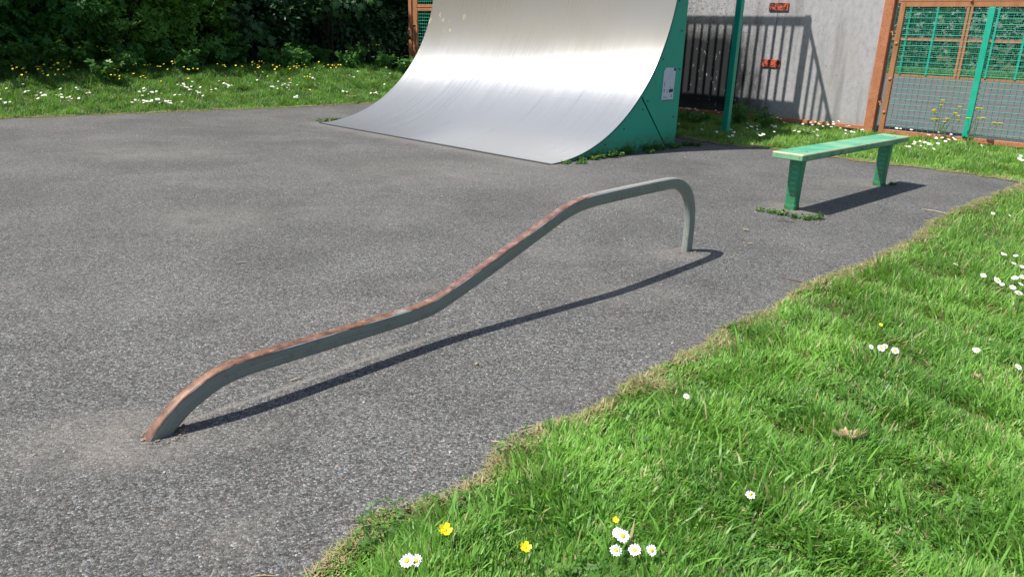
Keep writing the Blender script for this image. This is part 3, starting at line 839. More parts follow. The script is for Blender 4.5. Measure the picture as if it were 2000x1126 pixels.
# ---------------------------------------------------------------- grind rail
def catmull(P, per=6):
    out = []
    n = len(P)
    for i in range(n - 1):
        p0, p1, p2, p3 = P[max(i - 1, 0)], P[i], P[i + 1], P[min(i + 2, n - 1)]
        for k in range(per):
            t = k / per
            out.append(tuple(0.5 * (2 * b + (-a + c) * t + (2 * a - 5 * b + 4 * c - d) * t * t + (-a + 3 * b - 3 * c + d) * t ** 3) for a, b, c, d in zip(p0, p1, p2, p3)))
    out.append(P[-1])
    return out
ridge = [(-0.080, -0.07), (-0.028, 0.003), (0.016, 0.050), (0.062, 0.090), (0.114, 0.125), (0.17, 0.152), (0.22, 0.172), (0.279, 0.185), (0.34, 0.191), (0.40, 0.193), (0.62, 0.191), (0.87, 0.190), (1.08, 0.189), (1.19, 0.191), (1.27, 0.199), (1.36, 0.222), (1.62, 0.303), (1.955, 0.415), (2.10, 0.464), (2.20, 0.495), (2.30, 0.516), (2.42, 0.527), (2.60, 0.530), (2.9, 0.530), (3.15, 0.529), (3.26, 0.526), (3.35, 0.512), (3.43, 0.480), (3.50, 0.428), (3.55, 0.355), (3.578, 0.27), (3.588, 0.18), (3.588, 0.09), (3.585, 0.0), (3.583, -0.06)]
RIDGE = catmull(ridge, 5)
TW, TH, TR = 0.050, 0.069, 0.011
def rail_section():
    """rounded rectangle in (side, up) with up=0 on the ridge face; returns pts and the 'top' weight"""
    pts = []
    for cx, cy, a0 in ((TW / 2 - TR, -TR, 0), (-TW / 2 + TR, -TR, 90), (-TW / 2 + TR, -TH + TR, 180), (TW / 2 - TR, -TH + TR, 270)):
        for k in range(4):
            a = math.radians(a0 + 30 * k)
            x, y = cx + TR * math.cos(a), cy + TR * math.sin(a)
            w = max(0.0, min(1.0, (math.sin(a) - 0.0) * 1.1)) if a0 in (0, 90) else 0.0
            pts.append((x, y, w))
    return pts
sec = rail_section()
co, at_s, at_t, at_r = [], [], [], []
nr = len(RIDGE); ns = len(sec)
arc = 0.0
for i, (s, z) in enumerate(RIDGE):
    a, b_ = RIDGE[max(i - 1, 0)], RIDGE[min(i + 1, nr - 1)]
    tx, tz = b_[0] - a[0], b_[1] - a[1]
    l = math.hypot(tx, tz); tx /= l; tz /= l
    nx, nz = -tz, tx
    if i: arc += math.hypot(s - RIDGE[i - 1][0], z - RIDGE[i - 1][1])
    for j, (px, py, w) in enumerate(sec):
        co.append((s + nx * py, -px, z + nz * py)); at_s.append(arc); at_t.append(w); at_r.append(j / ns + 0.07)
me = bpy.data.meshes.new('grind_rail')
faces = []
for i in range(nr - 1):
    for j in range(ns):
        faces.append((i * ns + j, i * ns + (j + 1) % ns, (i + 1) * ns + (j + 1) % ns, (i + 1) * ns + j))
faces.append(tuple(range(ns))[::-1]); faces.append(tuple((nr - 1) * ns + j for j in range(ns)))
me.from_pydata(co, [], faces)
for k, v in (('along', at_s), ('top', at_t), ('round', at_r)):
    a = me.attributes.new(k, 'FLOAT', 'POINT'); a.data.foreach_set('value', v)
bm = bmesh.new(); bm.from_mesh(me); bmesh.ops.recalc_face_normals(bm, faces=bm.faces[:]); bm.to_mesh(me); bm.free()
rail = empty('grind_rail', (R0[0], R0[1], 0), R_ANG, 'long bent steel grind rail, rusty on top, in the foreground', 'grind rail')
tube = link_mesh('bent_tube', me, M['rail'], rail, smooth=True)
me.set_sharp_from_angle(angle=math.radians(35))
# dirt and chippings collected round the far foot
def rubble(name, parent, cx, cy, rad, n, mat, seed, zoff=0.0):
    r = np.random.default_rng(seed)
    bm = bmesh.new()
    for k in range(n):
        a = r.uniform(0, 6.28); d = rad * (0.75 + 0.45 * r.random())
        s_ = r.uniform(0.003, 0.008)
        m_ = Matrix.Translation((cx + math.cos(a) * d, cy + math.sin(a) * d, s_ * 0.3 + zoff)) @ Matrix.Rotation(r.uniform(0, 3), 4, 'Z')
        bmesh.ops.create_icosphere(bm, subdivisions=1, radius=s_, matrix=m_ @ Matrix.Diagonal((1, 0.8, 0.6, 1)))
    return tag(bm_obj(name, bm, mat, parent), kind='stuff')
M['grit'] = plain('grit', (0.24, 0.20, 0.155), 0.9, var=0.4, scale=60.0)
rubble('foot_grit', rail, 3.548, 0.0, 0.060, 70, M['grit'], 2)
rubble('foot_grit', rail, 0.04, 0.0, 0.065, 50, M['grit'], 4)

# ---------------------------------------------------------------- bench
BA = math.radians(44.1)
bench = empty('park_bench', (3.02, 7.03, 0), BA, 'green steel bench with a plank seat on two legs, standing on the asphalt', 'bench')
HL, HW_ = 1.125, 0.135
box('seat', (-HL, -HW_, 0.438), (HL, HW_, 0.490), M['bench'], bench, 0.006)
box('seat_frame', (-0.98, -0.085, 0.418), (0.98, 0.085, 0.437), M['leg'], bench, 0.003)
bolt2 = None
for x in (-0.93, 0.93):
    for y in (-0.065, 0.065):
        if bolt2 is None:
            bm = bmesh.new(); add_tube(bm, [(0, 0, 0), (0, 0, 0.004), (0, 0, 0.006)], [0.011, 0.010, 0.005], 10)
            bolt2 = bpy.data.meshes.new('bolt'); bm.to_mesh(bolt2); bm.free(); bolt2.materials.append(M['bolt'])
        b = bpy.data.objects.new('bolt', bolt2); COL.objects.link(b); b.parent = bench; b.location = (x, y, 0.490)
leg_me = None; slot_me = None
for x in (-0.92, 0.92):
    if leg_me is None:
        bm = bmesh.new()
        # folded channel: tall box with chamfered arrises, slightly waisted, with a thicker foot
        rings = []
        for z, hx, hy in ((-0.05, 0.043, 0.052), (0.03, 0.043, 0.052), (0.05, 0.040, 0.049), (0.25, 0.041, 0.052), (0.417, 0.042, 0.057)):
            c_ = 0.010
            rings.append([bm.verts.new(p) for p in ((hx - c_, -hy, z), (hx, -hy + c_, z), (hx, hy - c_, z), (hx - c_, hy, z), (-hx + c_, hy, z), (-hx, hy - c_, z), (-hx, -hy + c_, z), (-hx + c_, -hy, z))])
        for a, b_ in zip(rings[:-1], rings[1:]):
            for k in range(8): bm.faces.new((a[k], a[(k + 1) % 8], b_[(k + 1) % 8], b_[k]))
        bm.faces.new(rings[-1]); bm.faces.new(rings[0][::-1])
        leg_me = bpy.data.meshes.new('leg'); bm.to_mesh(leg_me); bm.free(); leg_me.materials.append(M['leg'])
        bm = bmesh.new()
        for r_ in range(6):
            for k in range(4):
                y = -0.020 + 0.0115 * k + (0.005 if r_ % 2 else 0); z = 0.135 + 0.046 * r_
                for sx_ in (-1, 1):
                    xx = 0.0412 * sx_
                    add_box(bm, (min(xx, xx + 0.001 * sx_), y - 0.0022, z - 0.0075), (max(xx, xx + 0.001 * sx_), y + 0.0022, z + 0.0075))  # pale raised slivers painted as light coming through the holes
        slot_me = bpy.data.meshes.new('lit_perforations'); bm.to_mesh(slot_me); bm.free(); slot_me.materials.append(M['slot'])
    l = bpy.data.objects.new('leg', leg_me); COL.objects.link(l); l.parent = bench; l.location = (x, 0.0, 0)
    p = bpy.data.objects.new('lit_perforations', slot_me); COL.objects.link(p); p.parent = l
    p['kind'] = 'stuff'

# ---------------------------------------------------------------- vegetation generators
def norm(a): return a / (np.linalg.norm(a, axis=-1, keepdims=True) + 1e-9)

def shape_simple():
    v = np.array([(0, 0, 0), (-.30, .42, .05), (.30, .42, .05), (0, 1, -.05), (0, .45, -.04)], float)
    t = np.array([(0, 4, 1), (0, 2, 4), (1, 4, 3), (4, 2, 3)])
    return v, t
def shape_lobed():
    # five lobed sycamore leaf, fan from the centre
    ang = [-90, -50, -28, -8, 12, 33, 52, 70, 90]
    rad = [.10, .42, .62, .36, .80, .45, .95, .58, 1.0]
    pts = [(0, .32, 0)]
    out = []
    for a, r in zip(ang, rad): out.append((math.cos(math.radians(a)) * r * .62, .32 + math.sin(math.radians(a)) * r * .68, -.12 * r))
    out += [(-x, y, z) for x, y, z in out[-2:0:-1]]
    v = np.array(pts + out, float)
    n = len(out)
    t = np.array([(0, 1 + k, 1 + (k + 1) % n) for k in range(n)])
    return v, t
def shape_pinnate():
    v, t = [], []
    for k in range(4):
        y = .2 + k * .2
        for s in ((-1, 1) if k < 3 else (0,)):
            L = .42 * (1 - .12 * k)
            i = len(v)
            if s == 0: v += [(0, .74, 0), (-.11, .9, -.02), (.11, .9, -.02), (0, 1.12, -.06)]
            else: v += [(0, y, 0), (s * L * .45, y + .20, .02), (s * L * .55, y - .02, .02), (s * L, y + .14, -.07)]
            t += [(i, i + 1, i + 2), (i + 1, i + 3, i + 2)]
    return np.array(v, float), np.array(t)
def shape_trefoil():
    v, t = [], []
    for a in (-62, 0, 62):
        i = len(v)
        c, s = math.cos(math.radians(a)), math.sin(math.radians(a))
        for x, y, z in ((0, .08, 0), (-.22, .5, .03), (.22, .5, .03), (-.12, .85, -.03), (.12, .85, -.03)):
            v.append((x * c + y * s, -x * s + y * c, z))
        t += [(i, i + 2, i + 1), (i + 1, i + 2, i + 3), (i + 2, i + 4, i + 3)]
    return np.array(v, float), np.array(t)
SHAPES = dict(simple=shape_simple(), lobed=shape_lobed(), pinnate=shape_pinnate(), trefoil=shape_trefoil())

def leaf_arrays(C, size, shape, r, up=1.0, out=None, tint=None):
    """place a leaf shape at points C; returns co, tris, tint"""
    V, T = SHAPES[shape]
    n = len(C)
    N = r.normal(0, 1, (n, 3)) * 0.75
    N[:, 2] = np.abs(N[:, 2]) * 0.5 + up
    if out is not None: N += out * 0.7
    N = norm(N)
    D = r.normal(0, 1, (n, 3)); D[:, 2] -= 0.55
    if out is not None: D += out * 0.6
    D = norm(D - N * np.sum(D * N, 1, keepdims=True))
    X = np.cross(D, N)
    s = np.broadcast_to(np.asarray(size, float), (n,)).reshape(n, 1, 1)
    co = C[:, None, :] + s * (V[None, :, 0:1] * X[:, None, :] + V[None, :, 1:2] * D[:, None, :] + V[None, :, 2:3] * N[:, None, :])
    tr = T[None] + (np.arange(n) * len(V))[:, None, None]
    ti = r.random(n) if tint is None else np.clip(tint, 0, 1)
    return co.reshape(-1, 3), tr.reshape(-1, 3), np.repeat(ti, len(V))

def cloud(center, radii, nspray, per, spread, r, shell=0.55, zmin=None):
    """spray centres inside an ellipsoid biased to its skin, then leaves round each"""
    d = norm(r.normal(0, 1, (nspray, 3)))
    rad = (shell + (1 - shell) * r.random(nspray) ** 0.6)[:, None]
    bump = (1 + 0.22 * np.sin(d[:, 0:1] * 5 + center[0]) * np.cos(d[:, 1:2] * 4 + center[1]) + 0.15 * np.sin(d[:, 2:3] * 7 + center[0] * 2))
    P = np.asarray(center) + d * np.asarray(radii) * rad * bump
    st = r.random(nspray)
    L = np.repeat(P, per, 0) + r.normal(0, spread, (nspray * per, 3)) * np.array([1, 1, 0.6])
    o = np.repeat(d, per, 0)
    ti = np.repeat(st, per) * 0.65 + r.random(nspray * per) * 0.35
    if zmin is not None:
        g = lawn_z(L[:, 0], L[:, 1]) + zmin
        L[:, 2] = np.maximum(L[:, 2], g + 0.05 * r.random(len(L)))
    return L, o, ti, P

def stems(name, base, tips, mat, parent, r0, r1, seed, lift=0.35):
    r = np.random.default_rng(seed)
    bm = bmesh.new()
    b = Vector(base)
    for t in tips:
        t = Vector(t)
        m1 = b.lerp(t, 0.4) + Vector((r.normal(0, .08), r.normal(0, .08), lift * 0.5 * (t - b).length * 0.4))
        m2 = b.lerp(t, 0.75) + Vector((r.normal(0, .06), r.normal(0, .06), lift * 0.3 * (t - b).length * 0.4))
        add_tube(bm, [b + Vector((r.normal(0, .03), r.normal(0, .03), -0.05)), m1, m2, t], [r0, r0 * .7, r0 * .45, r1], 6)
    return bm_obj(name, bm, mat, parent, smooth=True)

def bush(name, label, x, y, radii, zc, mat, shape, size, nspray, per, spread, seed, cat='bush', group=None, shell=0.5):
    r = np.random.default_rng(seed)
    z0 = float(lawn_z(x, y))
    root = empty(name, (x, y, z0), 0, label, cat, group)
    L, o, ti, P = cloud((x, y, z0 + zc), radii, nspray, per, spread, r, shell, zmin=0.03)
    co, tr, tt = leaf_arrays(L, size * r.uniform(.65, 1.25, len(L)), shape, r, 0.7, o, ti)
    co = co - np.array([x, y, z0])
    link_mesh('foliage', arr_mesh('foliage', co, tr, {'tint': tt}), mat, root)
    tips = [tuple(p - np.array([x, y, z0])) for p in P[r.integers(0, len(P), 9)]]
    stems('stem', (0, 0, 0), tips, M['bark'], root, 0.03, 0.006, seed + 1)
    return root

def tree(name, label, x, y, h, crown_c, radii, mat, shape, size, nspray, per, spread, seed, group=None):
    r = np.random.default_rng(seed)
    z0 = float(lawn_z(x, y))
    root = empty(name, (x, y, z0), 0, label, 'tree', group)
    L, o, ti, P = cloud(crown_c, radii, nspray, per, spread, r, 0.35)
    co, tr, tt = leaf_arrays(L, size * r.uniform(.7, 1.2, len(L)), shape, r, 0.9, o, ti)
    link_mesh('crown', arr_mesh('crown', co - np.array([x, y, z0]), tr, {'tint': tt}), mat, root)
    bm = bmesh.new()
    top = Vector((crown_c[0] - x, crown_c[1] - y, crown_c[2] - z0 + radii[2] * .5))
    mid = Vector((0.15, 0.1, h * .35))
    add_tube(bm, [(0, 0, -.1), (0.03, 0.02, .25), mid, mid.lerp(top, .5), top], [.26, .19, .16, .11, .03], 10)
    for k in r.integers(0, len(P), 12):
        t = Vector(P[k] - np.array([x, y, z0])); s = mid.lerp(top, r.uniform(0, .6))
        add_tube(bm, [s, s.lerp(t, .5) + Vector((0, 0, .2)), t], [.07, .04, .012], 6)
    bm_obj('trunk', bm, M['bark'], root, smooth=True)
    return root

# hedge frame: e runs along the lawn edge, n away from the pad
E0 = np.array([-7.26, 10.81]); EE = np.array([.74, .673]); NN = np.array([-.673, .74])
def H(t, d): return tuple(E0 + EE * t + NN * d)

# dense wood behind the hedge: reads as one dark mass
def wood_mass(name, label, pts_fn, n, size, seed, mat=None):
    r = np.random.default_rng(seed)
    C = pts_fn(r, n)
    co, tr, tt = leaf_arrays(C, size * r.uniform(.7, 1.3, n), 'lobed', r, 0.6)
    o = link_mesh(name, arr_mesh(name, co, tr, {'tint': tt}), mat or M['wood'])
    return tag(o, label, 'wood', kind='stuff')
def pts_left(r, n):
    t = r.uniform(-9, 30, n); d = 6.2 + 7.5 * r.random(n); z = r.uniform(0, 1, n) ** 1.3 * 8.0
    p = E0 + EE * t[:, None] + NN * d[:, None]
    return np.column_stack([p, z + 0.3])
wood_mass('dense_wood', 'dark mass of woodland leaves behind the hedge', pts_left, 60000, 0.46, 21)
def pts_far(r, n):
    u = r.uniform(-26, 16, n); v = 39 + 5 * r.random(n); z = r.uniform(0, 1, n) ** 0.8 * 8
    return np.column_stack([BX + u * UX + v * VX, BY + u * UY + v * VY, z])
wood_mass('far_wood', 'dark green wood beyond the far court fence', pts_far, 22000, 0.42, 22, M['maple'])

# trees whose low crowns shade the hedge
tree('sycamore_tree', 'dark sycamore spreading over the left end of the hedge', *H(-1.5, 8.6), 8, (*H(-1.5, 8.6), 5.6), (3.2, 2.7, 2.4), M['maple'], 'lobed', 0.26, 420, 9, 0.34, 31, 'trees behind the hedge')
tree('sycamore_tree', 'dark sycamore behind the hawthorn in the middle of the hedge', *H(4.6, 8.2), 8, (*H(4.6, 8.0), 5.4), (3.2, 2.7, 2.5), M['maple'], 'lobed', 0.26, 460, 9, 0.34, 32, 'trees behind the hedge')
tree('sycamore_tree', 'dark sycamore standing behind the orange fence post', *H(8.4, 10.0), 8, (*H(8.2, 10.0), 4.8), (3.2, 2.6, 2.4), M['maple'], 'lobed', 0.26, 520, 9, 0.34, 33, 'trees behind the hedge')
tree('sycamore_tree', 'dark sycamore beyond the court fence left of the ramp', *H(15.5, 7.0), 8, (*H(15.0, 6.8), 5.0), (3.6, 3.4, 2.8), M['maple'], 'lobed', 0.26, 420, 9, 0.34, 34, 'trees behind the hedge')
# low sycamore branches hanging into view
def low_branch(label, t, d, z, radii, n, seed):
    x, y = H(t, d)
    r = np.random.default_rng(seed)
    z0 = float(lawn_z(x, y))
    root = empty('sycamore_sapling', (x, y, z0), 0, label, 'sapling', 'sycamore saplings in the hedge')
    L, o, ti, P = cloud((x, y, z), radii, n, 5, 0.16, r, 0.2)
    co, tr, tt = leaf_arrays(L, 0.20 * r.uniform(.7, 1.25, len(L)), 'lobed', r, 0.55, o, ti * .6 + .4)
    link_mesh('foliage', arr_mesh('foliage', co - np.array([x, y, z0]), tr, {'tint': tt}), M['maple'], root)
    stems('stem', (0, 0.6, 0), [tuple(p - np.array([x, y, z0])) for p in P[:8]], M['bark'], root, 0.025, 0.005, seed)
low_branch('sycamore sapling with lobed leaves low in the middle of the hedge', 5.2, 3.9, 1.35, (0.55, .5, .45), 22, 41)
low_branch('sycamore branches with lobed leaves hanging beside the orange fence post', 7.4, 4.2, 2.10, (1.0, .8, .50), 60, 42)

bush('leafy_bush', 'tall leafy elder bush at the far left of the hedge', *H(-2.6, 4.2), (1.6, 1.3, 1.9), 1.3, M['elder'], 'pinnate', 0.24, 560, 7, 0.14, 51)
bush('leafy_bush', 'bright green elder bush above the buttercups', *H(-0.2, 4.35), (1.7, 1.3, 2.0), 1.35, M['elder'], 'pinnate', 0.24, 640, 7, 0.14, 52)
bush('leafy_bush', 'elder bush leaning against the hawthorn', *H(1.7, 4.5), (1.3, 1.1, 1.8), 1.25, M['elder'], 'pinnate', 0.22, 480, 7, 0.13, 53)
bush('hawthorn_bush', 'hawthorn bush with small yellow green leaves beside the elder', *H(2.9, 4.3), (1.1, 0.9, 1.8), 1.25, M['hawthorn'], 'trefoil', 0.085, 620, 13, 0.10, 54)
bush('hawthorn_bush', 'pale leaved hawthorn bush in the middle of the hedge', *H(4.2, 4.3), (1.0, 0.9, 1.8), 1.25, M['hawthorn'], 'trefoil', 0.085, 560, 13, 0.10, 55)
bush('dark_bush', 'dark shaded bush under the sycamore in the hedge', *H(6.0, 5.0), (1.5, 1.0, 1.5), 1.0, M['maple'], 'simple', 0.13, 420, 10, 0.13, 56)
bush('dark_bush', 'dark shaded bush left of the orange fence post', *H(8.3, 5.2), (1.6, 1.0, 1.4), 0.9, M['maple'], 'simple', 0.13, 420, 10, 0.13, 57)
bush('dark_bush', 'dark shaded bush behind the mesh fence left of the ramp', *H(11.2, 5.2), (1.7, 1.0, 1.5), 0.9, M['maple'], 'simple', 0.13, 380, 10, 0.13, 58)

def rosette(name, label, x, y, h, n, mat, shape, size, seed, cat='plant', group=None, z0=None, spread=0.25, leaves=6):
    """a ground plant: arching stems with leaves up each of them"""
    r = np.random.default_rng(seed)
    z0 = float(lawn_z(x, y)) if z0 is None else z0
    root = empty(name, (x, y, z0), 0, label, cat, group)
    bm = bmesh.new(); C, O = [], []
    for k in range(n):
        a = r.uniform(0, 6.28); rr = spread * r.uniform(.3, 1.0); hh = h * r.uniform(.55, 1.0)
        p0 = Vector((r.normal(0, .02), r.normal(0, .02), -0.01)); p2 = Vector((math.cos(a) * rr, math.sin(a) * rr, hh)); p1 = p0.lerp(p2, .5) + Vector((0, 0, hh * .18))
        add_tube(bm, [p0, p1, p2], [.004, .003, .0015], 4, False)
        for q in range(leaves):
            t = .25 + .75 * (q + r.random() * .6) / leaves
            p = p0.lerp(p1, min(1, t * 2)) if t < .5 else p1.lerp(p2, min(1, t * 2 - 1))
            C.append(tuple(p)); O.append((math.cos(a + r.normal(0, 1)), math.sin(a + r.normal(0, 1)), .1))
    bm_obj('stem', bm, M['stem'], root)
    C = np.array(C); O = np.array(O)
    co, tr, tt = leaf_arrays(C, size * r.uniform(.6, 1.2, len(C)), shape, r, 0.8, O)
    link_mesh('foliage', arr_mesh('foliage', co, tr, {'tint': tt}), mat, root)
    return root
# tall herbs along the foot of the hedge
r_ = np.random.default_rng(77)
for k in range(34):
    t = -3.4 + 13.0 * (k + r_.random() * .8) / 34
    d = 3.0 + 0.35 * r_.normal() + (0.35 if t > 4 else (-0.25 if t < 2.2 else 0.0))
    x, y = H(t, d)
    rosette('verge_herb', 'leafy green herb growing at the foot of the ' + ('elder bushes' if t < 2.2 else 'hawthorn bushes' if t < 5.0 else 'dark shaded bushes left of the ramp'), x, y, r_.uniform(.38, .62) * (1.35 if t < 1.8 else (.85 if t > 4 else 1.0)), 12, M['weed'] if t < 2 else M['elder'], ['pinnate', 'simple', 'trefoil'][k % 3], [.17, .16, .12][k % 3], 300 + k, 'plant', 'herbs at the foot of the hedge', spread=.34, leaves=7)

# ---------------------------------------------------------------- grass
CW = np.array(cam.matrix_world)
def in_view(x, y, z, mx=0.12, my=0.2):
    p = np.stack([x, y, np.broadcast_to(z, x.shape)], -1) - CW[:3, 3]
    q = p @ CW[:3, :3]
    d = np.maximum(-q[:, 2], 1e-3)
    px = q[:, 0] / d * 1485 / 1000; py = q[:, 1] / d * 1485 / 1000
    return (q[:, 2] < -0.3) & (np.abs(px) < 1 + mx) & (np.abs(py) < 0.563 + my)

def blades(name, x, y, z, L, W, az, lean, curl, tint, dry, mat, label, cat='grass'):
    n = len(x)
    T = np.array([0.0, 0.38, 0.74, 1.0]); WW = np.array([0.85, 1.0, 0.68, 0.0])
    h = np.stack([np.cos(az), np.sin(az)], -1)
    tw = az + np.pi / 2 + rng.normal(0, 0.5, n)
    sd = np.stack([np.cos(tw), np.sin(tw), np.zeros(n)], -1)
    pos = np.zeros((n, 4, 3)); pos[:, 0] = np.stack([x, y, z], -1)
    for k in range(1, 4):
        th = lean + curl * (T[k] + T[k - 1]) / 2
        st = (L * (T[k] - T[k - 1]))
        dv = np.concatenate([h * np.sin(th)[:, None], np.cos(th)[:, None]], 1) * st[:, None]
        pos[:, k] = pos[:, k - 1] + dv
    pos[:, :, 2] = np.maximum(pos[:, :, 2], z[:, None] + 0.002)
    co = np.zeros((n, 7, 3))
    for k in range(3):
        o = sd * (W * WW[k] * .5)[:, None]
        co[:, 2 * k] = pos[:, k] - o; co[:, 2 * k + 1] = pos[:, k] + o
    co[:, 6] = pos[:, 3]
    tri = np.array([(0, 1, 3), (0, 3, 2), (2, 3, 5), (2, 5, 4), (4, 5, 6)])
    tr = (tri[None] + (np.arange(n) * 7)[:, None, None]).reshape(-1, 3)
    at = {'tint': np.repeat(np.clip(tint, 0, 1), 7), 'dry': np.repeat(np.clip(dry, 0, 1), 7)}
    o = link_mesh(name, arr_mesh(name, co.reshape(-1, 3), tr, at), mat, smooth=True)
    return tag(o, label, cat, kind='stuff')

F_tuft, F_dir, F_col, F_fine = Field(0.42, 12, 11), Field(0.6, 10, 12), Field(0.8, 10, 13), Field(0.10, 14, 14)
def lawn(name, sampler, n, label, near, base_len, mat, dens0, dpow=1.5, wmin=0.0036, keep=None):
    x, y = sampler(n)
    z = lawn_z(x, y)
    ok = in_view(x, y, z) & ~in_poly(x, y)
    if keep is not None: ok &= keep(x, y)
    x, y, z = x[ok], y[ok], z[ok]
    d = np.sqrt(x * x + y * y)
    k = rng.random(len(x)) < np.minimum(1, (near / d) ** dpow) * (0.78 + 0.3 * F_fine(x, y))
    x, y, z, d = x[k], y[k], z[k], d[k]
    m = len(x)
    ed = edge_dist(x, y)
    tuft = F_tuft(x, y)
    lush = sm((ed - 0.02) / 0.22)
    L = base_len * (0.55 + 0.65 * rng.random(m)) * (0.85 + 0.42 * np.clip(tuft, -1, 1.8)) * (0.6 + 0.4 * lush)
    W = np.maximum(wmin * (0.75 + 0.7 * rng.random(m) ** 2), 0.00062 * d)
    az = F_dir(x, y) * 2.0 + rng.normal(0, 1.1, m) + 0.6
    lean = np.abs(rng.normal(0.38, 0.30, m)) + 0.12 * np.clip(-tuft, 0, 1)
    curl = np.abs(rng.normal(0.55, 0.45, m))
    tint = 0.5 + 0.26 * F_col(x, y) + rng.normal(0, 0.27, m)
    edge_dry = np.clip(1.1 - ed / np.maximum(0.02, 0.055 + 0.075 * F_tuft(x * 1.7, y * 1.7)), 0, 1)
    dry = np.where(rng.random(m) < 0.06 + 0.70 * edge_dry, rng.uniform(0.55, 1.0, m), rng.random(m) * 0.10 + 0.25 * edge_dry)
    flat = rng.random(m) < 0.35 * edge_dry
    lean = np.where(flat, rng.uniform(1.0, 1.5, m), lean)
    blades(name, x, y, z + 0.0, L, W, az, lean, curl, tint, dry, mat, label)
    print(name, m)

def box_sampler(x0, x1, y0, y1):
    return lambda n: (rng.uniform(x0, x1, n), rng.uniform(y0, y1, n))
def near_sampler(n):
    """polar sampling so that the nearest turf is the densest"""
    r = 1.4 + 8.6 * rng.random(n) ** 1.6
    a = rng.uniform(math.radians(38), math.radians(112), n)
    return r * np.cos(a), r * np.sin(a)
right_side = lambda x, y: (y < 8.3) & (x > -1.2)
lawn('lawn_grass', near_sampler, 420000, 'lush bright green grass filling the lower right corner', 99, 0.080, M['grass'], 1, 0.0, 0.0056, right_side)
# a scatter of broad blades and plantain leaves standing out of the turf
def broad(n):
    x, y = near_sampler(n)
    ok = in_view(x, y, 0.0) & ~in_poly(x, y) & right_side(x, y)
    x, y = x[ok], y[ok]; ed = edge_dist(x, y); k = (ed > 0.12) & (F_tuft(x, y) > -0.35); x, y = x[k], y[k]
    m = len(x); z = lawn_z(x, y)
    blades('broad_grass', x, y, z, rng.uniform(.07, .15, m), rng.uniform(.006, .0115, m), rng.uniform(0, 6.28, m), rng.uniform(.15, .8, m), rng.uniform(.3, 1.3, m), rng.uniform(.35, 1.0, m), np.where(rng.random(m) < .04, .8, 0), M['grass'], 'broad bladed grass and plantain leaves standing out of the near lawn')
broad(11000)

# clover and other small broad leaves low in the turf
def clover(n):
    x, y = near_sampler(n)
    ok = in_view(x, y, 0.0) & ~in_poly(x, y) & right_side(x, y) & (Field(0.5, 10, 91)(x, y) > 0.25)
    x, y = x[ok], y[ok]; m = len(x)
    C = np.column_stack([x, y, lawn_z(x, y) + rng.uniform(.02, .055, m)])
    co, tr, tt = leaf_arrays(C, rng.uniform(.012, .024, m), 'trefoil', rng, 1.6)
    tag(link_mesh('clover', arr_mesh('clover', co, tr, {'tint': tt}), M['weed']), 'clover leaves growing low in patches of the near lawn', 'clover', kind='stuff')
clover(26000)

def strip_sampler(n):
    u = rng.uniform(-3.4, 4.2, n); v = rng.uniform(-0.5, 6.62, n)
    return BX + u * UX + v * VX, BY + u * UY + v * VY
lawn('verge_grass', strip_sampler, 210000, 'grass strip between the asphalt and the court fence', 99, 0.085, M['grass'], 1, 0.0, 0.006,
     lambda x, y: (to_uv(x, y)[1] < 6.60) & ~((y < 8.3) & (x < 5.2)))
def left_sampler(n):
    t = rng.uniform(-5, 11.5, n); d = rng.uniform(-0.15, 3.9, n)
    p = E0 + EE * t[:, None] + NN * d[:, None]
    return p[:, 0], p[:, 1]
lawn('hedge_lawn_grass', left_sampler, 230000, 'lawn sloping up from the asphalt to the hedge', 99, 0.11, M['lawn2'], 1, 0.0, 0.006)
def far_sampler(n):
    u = rng.uniform(-16, 3, n); v = rng.uniform(32.4, 39.5, n)
    return BX + u * UX + v * VX, BY + u * UY + v * VY
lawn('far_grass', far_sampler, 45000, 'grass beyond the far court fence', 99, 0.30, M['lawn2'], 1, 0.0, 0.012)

# dead thatch along the broken edges of the asphalt
F_edge = Field(0.30, 12, 19)
def thatch(name, pts, n, seed, label, inv, spread=0.075):
    r = np.random.default_rng(seed)
    P = np.array(pts); k = r.integers(0, len(P) - 1, n); t = r.random(n)
    b = P[k] + (P[k + 1] - P[k]) * t[:, None]
    dv = P[k + 1] - P[k]; nv = np.stack([-dv[:, 1], dv[:, 0]], -1) / (np.linalg.norm(dv, axis=1, keepdims=True) + 1e-9) * inv
    w = np.clip(0.80 + 0.8 * F_edge(b[:, 0], b[:, 1]), 0.0, 1.6)
    p = b + nv * ((r.random(n) ** 1.2 * 1.25 - 0.22) * spread * w)[:, None]
    x, y = p[:, 0], p[:, 1]
    ok = in_view(x, y, 0.0) & (r.random(n) < np.clip(w * 1.4, 0.06, 1)); x, y = x[ok], y[ok]; m = len(x); d = np.sqrt(x * x + y * y)
    blades(name, x, y, lawn_z(x, y) + 0.008, r.uniform(.015, .05, m), np.maximum(r.uniform(.0018, .0036, m), .0005 * d), r.uniform(0, 6.28, m), r.uniform(1.25, 1.55, m), r.uniform(0, .2, m), r.random(m), np.where(r.random(m) < .3, r.uniform(.1, .5, m), r.uniform(.7, 1.0, m)), M['grass'], label)
thatch('edge_straw', rough_line(RIGHT_EDGE, 0.035, 0.022, 9), 40000, 61, 'dry straw coloured turf edge along the asphalt by the near lawn', 1, 0.10)
thatch('edge_straw', rough_line(STRIP_EDGE, 0.06, 0.04, 7), 16000, 62, 'dry straw coloured turf edge along the verge by the court fence', 1, 0.18)
thatch('edge_straw', rough_line(LEFT_EDGE[2:], 0.15, 0.06, 3), 26000, 63, 'dry straw coloured turf edge along the foot of the sloping lawn', 1, 0.34)

